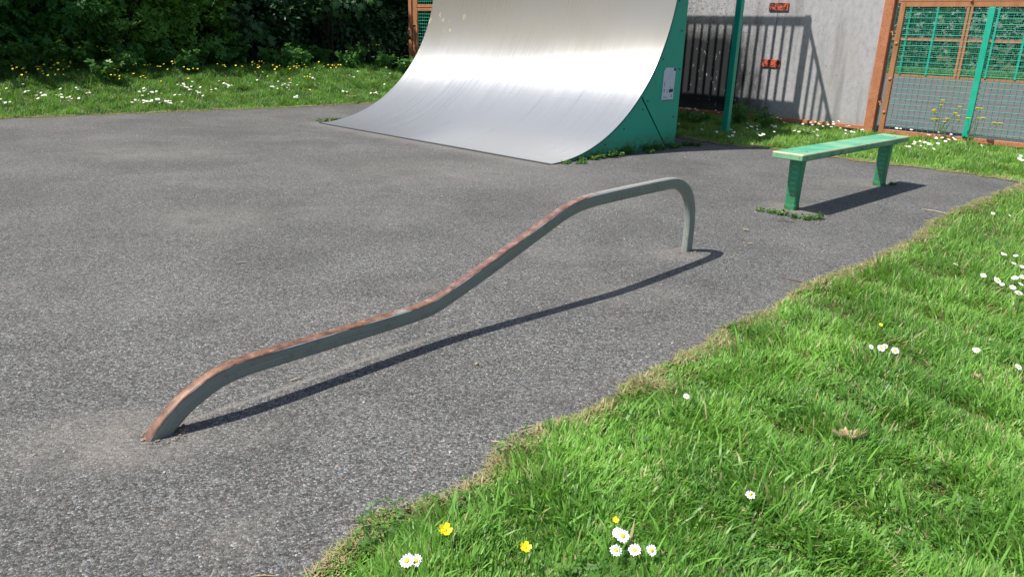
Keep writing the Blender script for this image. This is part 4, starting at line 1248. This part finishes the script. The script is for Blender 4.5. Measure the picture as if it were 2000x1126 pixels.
# ---------------------------------------------------------------- small weeds
for k, (x, y, h, n, lab) in enumerate((
        (2.06, 6.26, .035, 10, 'creeping weed at the left end of the crack by the bench leg'),
        (2.13, 6.20, .040, 12, 'creeping weed in the crack, second from its left end'),
        (2.20, 6.13, .045, 14, 'creeping weed in the middle of the crack before the bench leg'),
        (2.28, 6.05, .040, 12, 'creeping weed in the crack just short of the crack corner'),
        (2.36, 5.99, .050, 16, 'creeping weed at the corner of the crack by the bench'),
        (2.46, 6.03, .055, 14, 'creeping weed in the edge of the bench shadow'),
        (3.83, 7.72, .035, 9, 'small weed growing in the bench shadow near the far leg'))):
    rosette('crack_weed', lab, x, y, h, n, M['weed'], 'simple', .028, 400 + k, 'weed', 'weeds in the asphalt cracks', 0.0, spread=.065, leaves=4)
for k in range(15):
    v = 0.18 + 2.4 * k / 15 + 0.05 * math.sin(k * 3.1); u = 0.05 + 0.035 * math.sin(k * 2.3) + (0.07 if k % 4 == 1 else 0)
    p = S(u, v)
    tall = .05 + .10 * max(0, math.sin((v - .3) * 1.3)) * (1 if k % 3 else .4)
    rosette('ramp_weed', 'low green weed along the foot of the ramp ' + ('side, near its toe' if v < 0.9 else 'side, at mid length' if v < 1.75 else 'side, near its back corner'), p[0], p[1], tall * .7, 11, M['weed'], ['simple', 'trefoil'][k % 2], .034, 430 + k, 'weed', 'weeds along the foot of the ramp', 0.0, spread=.075, leaves=5)
for k, (u, v) in enumerate(((0.06, 2.62), (0.14, 2.74), (-4.62, 0.10), (-4.66, 0.30))):
    p = S(u, v)
    rosette('ramp_weed', ['low weed just behind the back corner of the ramp', 'flat weed on the shaded asphalt behind the ramp', 'small weed at the left toe of the ramp', 'small weed by the left edge of the ramp'][k], p[0], p[1], .06, 10, M['weed'], 'simple', .05, 450 + k, 'weed', None, 0.0, spread=.10, leaves=5)
p = S(-0.75, 5.55); rosette('cow_parsley', 'ferny cow parsley plant standing behind the green post', p[0], p[1], .40, 16, M['elder'], 'pinnate', .11, 461, 'plant', None, spread=.30, leaves=8)
p = S(-0.20, 5.45); rosette('cow_parsley', 'ferny cow parsley plant just right of the green post', p[0], p[1], .28, 12, M['elder'], 'pinnate', .10, 462, 'plant', None, spread=.22, leaves=8)
p = S(-1.35, 5.2); rosette('cow_parsley', 'dark ferny plant in the shade beside the ramp back', p[0], p[1], .24, 14, M['elder'], 'pinnate', .10, 463, 'plant', None, spread=.35, leaves=8)
p = S(-0.72, 6.36); rosette('dock_plant', 'broad leaved dock plant at the foot of the wall seam', p[0], p[1], .24, 9, M['weed'], 'simple', .17, 464, 'plant', None, spread=.16, leaves=3)
DL=[(-8.02,12.22,0.06),(-7.9,12.08,0.06),(-7.74,11.62,0.06),(-7.57,11.45,0.06),(-7.55,11.53,0.06),(-7.72,12.2,0.06),(-7.71,12.27,0.06),(-7.52,12.27,0.06),(-7.42,12.14,0.06),(-7.4,12.18,0.06),(-7.49,12.1,0.06),(-7.37,11.93,0.06),(-7.28,12.27,0.06),(-7.24,12.27,0.06),(-7.24,12.34,0.06),(-7.15,12.19,0.06),(-7.08,12.2,0.06),(-7.07,12.27,0.06),(-6.99,12.18,0.06),(-6.95,12.02,0.06),(-6.92,12.25,0.06),(-7.42,12.64,0.06),(-7.27,12.84,0.06),(-7.2,12.76,0.06),(-8.14,12.99,0.06),(-7.53,13.3,0.06),(-7.97,12.57,0.06),(-6.99,12.62,0.06),(-6.97,12.68,0.06),(-6.45,13.32,0.06),(-6.44,13.43,0.06),(-6.38,13.39,0.06),(-6.4,13.18,0.06),(-6.36,13.26,0.06),(-6.25,13.27,0.06),(-6.22,13.27,0.06),(-6.19,13.35,0.06),(-6.22,13.11,0.06),(-6.25,12.96,0.06),(-6.19,12.58,0.06),(-6.13,12.57,0.06),(-6.07,12.6,0.06),(-6.02,12.57,0.06),(-5.98,12.55,0.06),(-5.95,12.56,0.06),(-5.96,12.65,0.06),(-5.98,12.41,0.06),(-5.95,12.81,0.06),(-5.92,12.82,0.06),(-5.83,12.86,0.06),(-5.76,12.71,0.06),(-5.73,12.73,0.06),(-5.71,12.78,0.06),(-5.64,12.55,0.06),(-5.61,12.56,0.06),(-5.76,12.49,0.06),(-5.85,13.28,0.06),(-5.79,13.34,0.06),(-6.1,14.01,0.06),(-6.02,13.98,0.06),(-6.04,14.12,0.06),(-5.99,14.04,0.06),(-5.94,13.94,0.06),(-5.89,13.92,0.06),(-5.81,13.8,0.06),(-5.86,14.02,0.06),(-5.78,13.81,0.06),(-5.97,14.35,0.06),(-5.72,14.06,0.06),(-5.66,13.75,0.06),(-5.61,13.68,0.06),(-5.58,13.69,0.06),(-5.45,13.49,0.06),(-6.07,13.27,0.06),(-6.14,12.36,0.06),(-5.52,12.78,0.06),(-5.61,14.69,0.06),(-5.49,14.6,0.06),(-5.44,14.58,0.06),(-5.39,14.53,0.06),(-5.35,14.48,0.06),(-5.32,14.54,0.06),(-5.33,14.36,0.06),(-5.5,14.01,0.06),(-5.44,13.84,0.06),(-5.47,14.13,0.06),(-5.44,14.1,0.06),(-5.07,15.22,0.06),(-4.71,15.38,0.06),(-4.71,14.91,0.06),(-4.67,14.92,0.06),(-4.56,14.83,0.06),(-4.59,15.29,0.06),(-4.56,15.15,0.06),(-4.55,15.28,0.06),(-4.49,15.44,0.06),(-4.46,15.22,0.06),(-4.43,15.01,0.06),(-4.36,14.87,0.06),(-4.33,15.34,0.06),(-4.02,15.53,0.06),(-4.34,16.39,0.06),(-4.22,16.12,0.06),(-4.16,16.03,0.06),(-4.07,14.21,0.06),(-4.07,14.36,0.06),(-4.01,14.17,0.06),(-3.44,15.37,0.06),(-3.36,15.35,0.06),(-3.62,16.88,0.06),(-3.51,16.78,0.06),(-3.55,17.37,0.06),(-3.64,18.69,0.13),(-3.49,18.84,0.18),(-3.46,18.87,0.18),(-3.38,18.94,0.18),(-3.2,19.1,0.25),(-3.16,19.15,0.24),(-3.09,19.2,0.23),(-3.06,19.23,0.25),(-3.25,19.07,0.17),(-2.92,15.5,0.06),(-2.86,15.53,0.06),(-2.84,15.63,0.06),(-2.79,15.5,0.06),(-2.83,16.57,0.06),(-3.07,18.28,0.06),(-3.09,18.78,0.06),(-2.89,17.68,0.06)]
BL=[(-8.57,13.15,0.16),(-8.54,12.93,0.16),(-8.41,13.06,0.16),(-8.3,12.89,0.16),(-8.28,12.95,0.16),(-8.31,13.01,0.16),(-8.19,12.99,0.16),(-8.01,12.64,0.16),(-8.04,12.82,0.16),(-9.02,13.83,0.32),(-9.02,13.8,0.31),(-8.69,14.11,0.32),(-8.74,14.08,0.24),(-8.74,14.08,0.21),(-8.74,14.07,0.18),(-8.62,13.93,0.16),(-8.49,13.71,0.16),(-8.55,14.23,0.18),(-8.49,14.3,0.34),(-8.49,14.3,0.3),(-8.45,14.35,0.32),(-8.45,14.35,0.28),(-8.46,14.34,0.26),(-8.49,14.3,0.23),(-8.39,14.4,0.23),(-8.35,14.42,0.21),(-8.36,14.37,0.16),(-8.26,14.24,0.16),(-8.05,13.95,0.16),(-8.11,14.19,0.16),(-7.92,13.93,0.16),(-7.86,13.82,0.16),(-7.75,13.56,0.16),(-7.72,13.34,0.16),(-8.1,13.44,0.16),(-8.11,13.23,0.16),(-8.08,13.27,0.16),(-8.01,13.1,0.16),(-7.99,13.13,0.16),(-7.9,13.03,0.16),(-7.81,12.89,0.16),(-7.71,12.85,0.16),(-8.21,13.85,0.16),(-7.91,13.3,0.16),(-7.97,13.5,0.16),(-7.99,13.56,0.16),(-8,13.67,0.16),(-7.77,13.27,0.16),(-7.65,12.96,0.16),(-7.56,13.04,0.16),(-8.3,14.46,0.46),(-8.33,14.44,0.42),(-8.16,14.58,0.38),(-8.13,14.62,0.38),(-8.11,14.66,0.32),(-8.17,14.6,0.27),(-8.03,14.72,0.37),(-8.04,14.72,0.32),(-7.99,14.74,0.36),(-8.07,14.68,0.41),(-8.13,14.63,0.52),(-7.89,14.84,0.32),(-7.85,14.89,0.29),(-7.83,14.89,0.25),(-7.8,14.93,0.24),(-7.77,14.95,0.24),(-7.77,14.95,0.34),(-7.73,14.99,0.3),(-7.58,14.59,0.16),(-7.49,14.41,0.16),(-7.58,14.79,0.16),(-7.66,15.02,0.16),(-7.6,15.1,0.19),(-7.56,15.14,0.2),(-7.42,14.6,0.16),(-7.43,14.71,0.16),(-7.34,14.69,0.16),(-7.3,13.96,0.16),(-7.4,13.84,0.16),(-7.14,13.91,0.16),(-7.05,13.84,0.16),(-7,13.48,0.16),(-6.94,13.49,0.16),(-6.86,13.49,0.16),(-6.78,13.32,0.16),(-7.1,14.58,0.16),(-7.04,14.5,0.16),(-7.02,14.35,0.16),(-6.76,13.78,0.16),(-6.88,14.49,0.16),(-6.83,14.51,0.16),(-6.82,14.58,0.16),(-6.58,13.66,0.16),(-6.57,13.74,0.16),(-6.49,13.64,0.16),(-6.66,14.54,0.16),(-6.62,14.54,0.16),(-6.65,14.77,0.16),(-6.44,14.44,0.16),(-6.2,13.59,0.16),(-6.63,15.09,0.16),(-6.54,14.91,0.16),(-6.68,15.33,0.16),(-6.18,14.69,0.16),(-6.14,14.68,0.16),(-6.12,14.8,0.16),(-6.04,14.81,0.16),(-6.29,14.8,0.16),(-5.91,14.05,0.16),(-7.54,13.47,0.16),(-5.9,15.45,0.16),(-5.8,15.44,0.16),(-5.77,15.45,0.16),(-5.71,15.35,0.16),(-5.59,15.57,0.16),(-5.47,15.58,0.16),(-5.43,16.11,0.16),(-5.34,15.97,0.16),(-5.35,15.84,0.16),(-5.35,16.28,0.16),(-5.31,16.32,0.16),(-5.22,16.16,0.16),(-5.26,15.89,0.16),(-5.19,15.79,0.16),(-5.19,15.68,0.16),(-5.02,16.11,0.16),(-4.91,16,0.16),(-4.9,16.17,0.16),(-4.88,15.78,0.16),(-4.77,15.47,0.16),(-5.12,15.3,0.16),(-5.01,15.4,0.16),(-4.83,15.14,0.16),(-4.73,16.18,0.16),(-4.65,16.03,0.16),(-4.66,16.58,0.16),(-4.61,16.34,0.16),(-4.56,16.21,0.16),(-4.64,16.29,0.16),(-4.57,16.41,0.16),(-4.51,16.6,0.16),(-4.43,16.41,0.16),(-4.33,17.12,0.16),(-4.14,16.75,0.16),(-4.09,16.95,0.16),(-3.98,16.71,0.16),(-4.01,16.99,0.16),(-3.97,17,0.16),(-3.9,16.83,0.16),(-3.91,17.12,0.16),(-3.87,17.15,0.16),(-4.21,18.18,0.24),(-3.99,18.39,0.28),(-3.89,18.48,0.35),(-3.95,18.44,0.18),(-3.89,18.47,0.25),(-3.76,18.61,0.47),(-3.74,18.61,0.44),(-3.8,18.57,0.2),(-3.56,18.79,0.42),(-3.48,18.86,0.43),(-3.4,18.93,0.43),(-3.35,18.96,0.43),(-3.31,19.01,0.48),(-3.33,18.98,0.37),(-3.56,18.78,0.29),(-3.13,19.17,0.46),(-3.12,19.19,0.43),(-2.95,19.34,0.45),(-2.9,19.38,0.41),(-2.83,19.45,0.41),(-2.79,19.48,0.42),(-4.24,15.58,0.16),(-4.2,15.65,0.16),(-4.16,15.66,0.16),(-4.44,15.21,0.16),(-3.84,14.41,0.16),(-4.26,16.47,0.16)]
DS=[(3.04,14.49,0.07),(3.11,14.43,0.07),(3.14,14.4,0.08),(3.17,14.37,0.07),(2.86,13.56,0.06),(3.27,14.17,0.06),(3.26,14.29,0.08),(2.87,12,0.06),(2.67,11.16,0.06),(3.27,13.68,0.06),(3.56,14,0.09),(3.59,13.89,0.06),(2.46,11.79,0.06),(2.82,10.9,0.06),(3.11,11.25,0.06),(3.07,10.92,0.06),(3.12,10.73,0.06),(2.86,10.4,0.06),(2.94,10.52,0.06),(3.62,12.2,0.06),(3.43,11.53,0.06),(3.55,11.76,0.06),(3.56,11.72,0.06),(3.66,11.82,0.06),(3.54,11.4,0.06),(3.39,10.89,0.06),(3.35,10.65,0.06),(3.44,10.78,0.06),(4.03,13.18,0.06),(4.18,13.41,0.06),(4.06,13.05,0.06),(4.29,13.3,0.07),(4.33,13.27,0.07),(4.31,13.29,0.12),(4.14,12.82,0.06),(4.44,13.1,0.06),(4.3,12.5,0.06),(4.17,12.55,0.06),(3.94,11.98,0.06),(3.96,11.87,0.06),(3.71,11.15,0.06),(4.41,13.19,0.07),(4.17,12.59,0.06),(4.31,12.49,0.06),(4.27,11.99,0.06),(4.36,12.01,0.06),(4.55,12.36,0.06),(4.39,11.9,0.06),(4.28,11.56,0.06),(4.03,11.31,0.06),(4.08,11.37,0.06),(4.1,11.25,0.06),(4.34,11.31,0.06),(4.49,11.58,0.06),(4.23,10.86,0.06),(3.45,10.78,0.06),(3.37,10.64,0.06),(3.93,11.82,0.06),(3.94,11.99,0.06),(4.77,12.62,0.06),(4.67,12.27,0.06),(4.89,12.74,0.06),(4.85,12.48,0.06),(4.78,12.12,0.06),(5.03,12.6,0.07),(4.97,12.41,0.06),(4.89,12.06,0.06),(5.1,12.54,0.09),(5.1,12.51,0.06),(5.16,12.48,0.11),(4.97,11.91,0.06),(5.19,12.22,0.06),(5.26,12.3,0.06),(4.94,11.64,0.06),(4.95,11.46,0.06),(4.98,11.43,0.06),(4.76,11.2,0.06),(5.24,11.77,0.06),(5.81,11.87,0.09),(5.85,11.83,0.09),(5.96,11.72,0.09),(5.03,9.92,0.06),(5.39,10.45,0.06),(5.26,10.21,0.06),(5.51,10.54,0.06),(5.27,10.04,0.06),(5.19,9.78,0.06),(5.49,10.43,0.06),(5.5,10.41,0.06),(5.54,10.42,0.06),(5.49,10.26,0.06),(5.51,10.24,0.06),(5.66,10.36,0.06),(5.96,10.98,0.06),(6.24,11.45,0.08),(6.04,11.35,0.06),(6.03,11.33,0.06),(5.54,10.47,0.06),(5.49,10.29,0.06),(5.43,10.45,0.06),(5.36,10.38,0.06),(5.91,10.64,0.06),(6.07,10.86,0.06),(6.26,11.09,0.06),(6.17,10.88,0.06),(5.04,9.95,0.06),(5.06,9.92,0.06),(6.2,10.28,0.06),(5.3,9.77,0.06),(6.15,9.36,0.06),(5.93,8.99,0.06),(5.98,9.12,0.06),(6.36,11.34,0.08),(6.24,11.46,0.09),(6.08,11.05,0.06)]
DF=[(3.23,4.85,0.06),(3.29,4.82,0.06),(3.16,4.63,0.06),(3.17,4.56,0.06),(2.76,4.57,0.06),(2.8,4.34,0.06),(2.83,4.25,0.06),(2.81,4.17,0.06),(2.97,4.31,0.06),(2.93,4.19,0.06),(2.84,4.12,0.06),(2.81,4.02,0.06),(3.92,6.14,0.06),(4.02,6.08,0.06),(3.03,4.33,0.06)]
HW=[(2.06,0.6,6.25),(2.06,0.53,6.25),(2.3,0.53,6.25),(1.97,0.44,6.25),(1.97,0.46,6.25),(2.26,0.44,6.25),(2.3,0.4,6.25),(2.53,0.53,6.25),(2.57,0.53,6.25),(1.97,0.32,6.25),(2.03,0.33,6.25),(2.17,0.35,6.25),(2.14,0.3,6.25),(2.33,0.34,6.25),(2.44,0.38,6.25),(2.57,0.39,6.25),(2.63,0.4,6.25),(2.78,0.35,6.25),(2.85,0.35,6.25)]

# ---------------------------------------------------------------- flowers
def daisy_parts(rad, petals, seed):
    r = random.Random(seed)
    bm = bmesh.new()
    for k in range(petals):
        a = 2 * math.pi * k / petals + r.uniform(-.06, .06); l = rad * r.uniform(.88, 1.05); w = rad * 0.15
        c, s = math.cos(a), math.sin(a)
        def P(t, o, z): return bm.verts.new((c * t - s * o, s * t + c * o, z))
        dz = r.uniform(-.08, .12) * rad
        a0, a1 = P(rad * .22, -w * .5, 0), P(rad * .22, w * .5, 0); b0, b1 = P(l * .8, -w, dz * .7 + .02 * rad), P(l * .8, w, dz * .7 + .02 * rad); t = P(l, 0, dz)
        bm.faces.new((a0, b0, b1, a1)); bm.faces.new((b0, t, b1))
    pm = bpy.data.meshes.new('petals'); bm.to_mesh(pm); bm.free(); pm.materials.append(M['petal'])
    bm = bmesh.new()
    bmesh.ops.create_uvsphere(bm, u_segments=10, v_segments=6, radius=rad * .34)
    for v in bm.verts: v.co.z = v.co.z * .5 + rad * .04
    cm = bpy.data.meshes.new('centre'); bm.to_mesh(cm); bm.free(); cm.materials.append(M['yolk'])
    return pm, cm
def buttercup_parts(rad, seed):
    r = random.Random(seed)
    bm = bmesh.new()
    for k in range(5):
        a = 2 * math.pi * k / 5 + r.uniform(-.1, .1); c, s = math.cos(a), math.sin(a)
        def P(t, o, z): return bm.verts.new((c * t - s * o, s * t + c * o, z))
        v0 = P(0, 0, 0); b0, b1 = P(rad * .55, -rad * .42, rad * .16), P(rad * .55, rad * .42, rad * .16); t0, t1 = P(rad, -rad * .32, rad * .45), P(rad, rad * .32, rad * .45)
        bm.faces.new((v0, b0, b1)); bm.faces.new((b0, t0, t1, b1))
    pm = bpy.data.meshes.new('petals'); bm.to_mesh(pm); bm.free(); pm.materials.append(M['yellow'])
    bm = bmesh.new(); bmesh.ops.create_uvsphere(bm, u_segments=8, v_segments=5, radius=rad * .26)
    for v in bm.verts: v.co.z = v.co.z * .6 + rad * .12
    cm = bpy.data.meshes.new('centre'); bm.to_mesh(cm); bm.free(); cm.materials.append(M['yolk'])
    return pm, cm
DP = [daisy_parts(.0205, 14, 1), daisy_parts(.0170, 13, 2), daisy_parts(.019, 15, 3)]
BP = [buttercup_parts(.016, 1), buttercup_parts(.0145, 2)]

def near_flower(kind, x, y, z, label, i, tilt=None, scale=1.0):
    z0 = -0.012
    root = empty(kind, (x, y, z0), 0, label, 'flower')
    h = z - z0
    bm = bmesh.new(); add_tube(bm, [(-.012, .01, 0), (-.004, .004, h * .5), (0, 0, h - .001)], .0013, 5)
    bm_obj('stem', bm, M['stem'], root)
    pm, cm = (DP if kind == 'daisy' else BP)[i % (3 if kind == 'daisy' else 2)]
    rx, ry = tilt or (random.uniform(.4, .85), random.uniform(-.3, .3))
    for nm, me_ in (('petals', pm), ('centre', cm)):
        o = bpy.data.objects.new(nm, me_); COL.objects.link(o); o.parent = root
        o.location = (0, 0, h); o.rotation_mode = 'ZYX'; o.rotation_euler = (rx, ry, i * 1.3); o.scale = (scale,) * 3
for i, (x, y, lab) in enumerate((
        (-0.241, 1.579, 'left daisy of the touching pair at the bottom edge'),
        (-0.218, 1.580, 'right daisy of the touching pair at the bottom edge'),
        (0.306, 1.743, 'daisy half hidden behind the topmost of the bottom centre cluster'),
        (0.318, 1.729, 'topmost open daisy of the cluster at bottom centre'),
        (0.292, 1.668, 'leftmost daisy in the lower row of the bottom centre cluster'),
        (0.342, 1.672, 'middle daisy in the lower row of the bottom centre cluster'),
        (0.386, 1.672, 'small rightmost daisy of the bottom centre cluster'),
        (0.723, 1.943, 'lone white daisy in the near lawn right of the cluster'),
        (1.600, 3.131, 'leftmost daisy of the short row in the middle of the lawn'),
        (1.640, 3.120, 'second daisy in the short row in the middle of the lawn'),
        (1.665, 3.140, 'third daisy in the short row in the middle of the lawn'),
        (1.690, 3.095, 'rightmost daisy of the short row in the middle of the lawn'),
        (2.068, 3.132, 'single daisy on the right of the lawn above the dry patch'),
        (2.146, 2.958, 'single daisy cut close to the right picture edge'),
        (0.666, 2.582, 'pale drooping daisy in the lawn near the asphalt edge'))):
    near_flower('daisy', x, y, 0.098 if i < 2 else 0.080, lab, i, scale=[1, 1, .85, 1.05, 1.05, .95, .8, .9, .7, .9, .8, .95, .85, 1.0, .7][i])
for i, (x, y, lab) in enumerate((
        (-0.158, 1.723, 'largest yellow buttercup, left in the near lawn'),
        (0.056, 1.661, 'yellow buttercup between the daisy pair and the cluster'),
        (0.305, 1.791, 'small yellow buttercup just above the daisy cluster'),
        (1.759, 3.397, 'tiny yellow buttercup above the row of daisies'))):
    near_flower('buttercup', x, y, 0.085, lab, i, (0.45, 0.1), [1.15, 1.05, .6, .7][i])

def far_flower_mesh(name, parts, h):
    """one mesh for a small flower: petals, centre and stem"""
    pm, cm = parts
    bm = bmesh.new(); bm.from_mesh(pm)
    npet = len(bm.faces)
    bm.from_mesh(cm)
    bm.faces.ensure_lookup_table()
    nall = len(bm.faces)
    for i, f in enumerate(bm.faces): f.material_index = 0 if i < npet else 1
    add_tube(bm, [(0, 0, -.001), (.004, .003, -h * .5), (.01, 0, -h)], .0014, 4, False)
    bm.faces.ensure_lookup_table()
    for i in range(nall, len(bm.faces)): bm.faces[i].material_index = 2
    me_ = bpy.data.meshes.new(name); bm.to_mesh(me_); bm.free()
    me_.materials.append(pm.materials[0]); me_.materials.append(M['yolk']); me_.materials.append(M['stem'])
    return me_
FD = [far_flower_mesh('daisy', p, .07) for p in DP]
FB = [far_flower_mesh('buttercup', p, .16) for p in BP]
def scatter(name, lst, meshes, label, group, scale, lift=0.0):
    for i, (x, y, h) in enumerate(lst):
        o = bpy.data.objects.new(name, meshes[i % len(meshes)]); COL.objects.link(o)
        o.location = (x, y, float(lawn_z(x, y)) + h + lift)
        o.rotation_mode = 'ZYX'; o.rotation_euler = (random.uniform(.1, .7), random.uniform(-.3, .3), random.uniform(0, 6))
        s_ = scale * random.uniform(.8, 1.2); o.scale = (s_, s_, s_)
        tag(o, label(x, y) if callable(label) else label, 'flower', group)
scatter('daisy', DL, FD, lambda x, y: 'small white daisy in the sloping lawn ' + ('below the elder bushes' if x < -6.6 else 'below the hawthorn bushes' if x < -5.3 else 'between the hawthorn and the ramp'), 'daisies in the lawn below the hedge', 1.15, .06)
scatter('buttercup', BL, FB, lambda x, y: 'small yellow buttercup at the foot of the ' + ('elder bushes' if x < -7.2 else 'hawthorn bushes' if x < -5.3 else 'dark bushes left of the ramp'), 'buttercups at the foot of the hedge', 1.1, .08)
scatter('daisy', DS, FD, lambda x, y: 'small white daisy in the grass ' + ('round the green post behind the ramp' if to_uv(x, y)[0] < -.3 else 'below the grey boarded wall' if to_uv(x, y)[0] < 1.0 else 'in front of the mesh gate'), 'daisies in the strip before the court fence', 1.15, .06)
scatter('daisy', DF, FD, 'white daisy in the loose group at the right edge of the lawn', 'daisies at the right edge of the lawn', 1.0, .012)

# wiry yellow flowered plant in front of the gate
hw = empty('hawkbit_plant', S(2.15, 6.22, -0.012), ALPHA, 'wiry stemmed plant with yellow flowers in front of the mesh gate', 'plant')
head = bpy.data.meshes.new('flower_head')
bm = bmesh.new()
bmesh.ops.create_cone(bm, cap_ends=True, segments=10, radius1=.012, radius2=.034, depth=.02); bm.to_mesh(head); bm.free(); head.materials.append(M['yellow'])
for i, (u, z, v) in enumerate(HW):
    bu = 2.02 + (0.06 * (i % 5) if u < 2.4 else 0.45 + .03 * (i % 4)) - 2.15
    bm = bmesh.new(); add_tube(bm, [(bu, .02 * math.sin(i), 0), (bu * .6 + (u - 2.15) * .4, .02, z * .55), (u - 2.15, .03, z + .0)], [.0045, .0035, .0025], 5, False)
    bm_obj('stem', bm, M['stem'], hw)
    o = bpy.data.objects.new('flower_head', head); COL.objects.link(o); o.parent = hw; o.location = (u - 2.15, .03, z + .012)

# ---------------------------------------------------------------- litter on the ground
def dead_leaf(label, x, y, z, size, seed):
    """crumpled leaf: a pleated fan with an uneven rim, curled up at the sides"""
    r = random.Random(seed)
    bm = bmesh.new()
    rows = []
    n = 16
    for j in range(4):
        t = (j + .35) / 3.35
        row = []
        for k in range(n + 1):
            a = -1.25 + 2.5 * k / n
            rr = size * t * (1 + .22 * math.sin(k * 1.9 + seed)) * (1.0 if j < 3 else r.uniform(.8, 1.15))
            zz = (.10 if k % 2 else -.02) * size * (.5 + t) + abs(a) * .22 * size * t + r.uniform(-.04, .04) * size
            row.append(bm.verts.new((math.sin(a) * rr, math.cos(a) * rr * .7 - size * .3, zz)))
        rows.append(row)
    for j in range(3):
        for k in range(n): bm.faces.new((rows[j][k], rows[j][k + 1], rows[j + 1][k + 1], rows[j + 1][k]))
    o = bm_obj('dead_leaf', bm, M['deadleaf'], loc=(x, y, z)); o.rotation_euler = (r.uniform(.0, .4), r.uniform(-.2, .2), r.uniform(-.6, .6) if seed == 1 else r.uniform(0, 6))
    tag(o, label, 'leaf')
dead_leaf('crumpled brown leaf lying in the middle of the near lawn', 1.205, 2.385, .045, .062, 1)
dead_leaf('small curled brown leaf on the right of the lawn', 1.95, 2.91, .05, .035, 2)
dead_leaf('orange brown leaf on the sloping lawn left of the ramp', -3.22, 15.02, .10, .085, 3)
dead_leaf('pale leaf on the asphalt edge at the far left', -7.15, 11.0, .012, .05, 4)
dead_leaf('small dark curled leaf on the asphalt before the bench', 1.728, 5.544, .012, .028, 5)
dead_leaf('tiny brown leaf on the asphalt right of the rail', 2.62, 5.62, .010, .018, 6)
dead_leaf('little tan leaf scrap beside the pale stick', 0.41, 5.42, .008, .016, 7)
def twig(label, x, y, ang, l, r, mat, bend=.08):
    bm = bmesh.new()
    c, s = math.cos(ang), math.sin(ang)
    add_tube(bm, [(-c * l / 2, -s * l / 2, r), (-s * l * bend * .5, c * l * bend * .5, r * 1.5), (c * l / 2, s * l / 2, r)], [r * .6, r, r * .5], 6)
    tag(bm_obj('twig', bm, mat, loc=(x, y, 0.001)), label, 'twig')
twig('pale straw stick lying behind the rail slope', 0.315, 5.474, -.25, .085, .0035, M['straw'])
twig('thin dark twig lying by the near lawn edge', 1.70, 4.30, -.75, .30, .004, M['twig'])
twig('short brown twig on the asphalt in front of the bench weeds', 2.16, 5.90, -.35, .13, .004, M['twig'])
twig('dry twig poking out of the far end of the near lawn', 3.62, 6.45, -.9, .22, .004, M['straw'])
twig('pale wood chip on the asphalt right of the rail foot', 1.66, 5.16, .1, .045, .004, M['straw'], .02)
twig('pale straw on the asphalt between the rail and the lawn', -0.02, 2.33, -.3, .075, .0032, M['straw'])
twig('straw lying across the turf edge at the lower lawn', 0.08, 2.45, .35, .09, .0026, M['straw'])
twig('small tan wood chip between the rail shadow and lawn', -0.14, 2.98, .8, .022, .005, M['straw'], .02)
twig('tan splinter beside the low end of the rail shadow', -0.86, 2.78, .7, .05, .0035, M['straw'], .05)
twig('dead stalk on the asphalt in the left foreground', -0.62, 1.62, .1, .06, .0022, M['deadleaf'])
twig('straw on the open asphalt left of the rail', -1.62, 4.35, .3, .07, .003, M['straw'])
# loose pale chippings on the asphalt
r_ = np.random.default_rng(5)
bm = bmesh.new()
n = 0
while n < 520:
    x, y = r_.uniform(-6, 4.5), r_.uniform(1.4, 9.5)
    if not in_poly(np.array([x]), np.array([y]))[0] or (-4.7 < to_uv(x, y)[0] < .1 and to_uv(x, y)[1] > -.05): continue
    s_ = r_.uniform(.0025, .0065)
    bmesh.ops.create_icosphere(bm, subdivisions=1, radius=s_, matrix=Matrix.Translation((x, y, s_ * .35)) @ Matrix.Rotation(r_.uniform(0, 3), 4, 'Z') @ Matrix.Diagonal((1, .8, .65, 1)))
    n += 1
M['chip'] = plain('pale_chipping', (0.42, 0.40, 0.37), 0.8, var=0.5, scale=3.0)
tag(bm_obj('loose_chippings', bm, M['chip']), 'loose pale stone chippings scattered over the asphalt', 'chippings', kind='stuff')
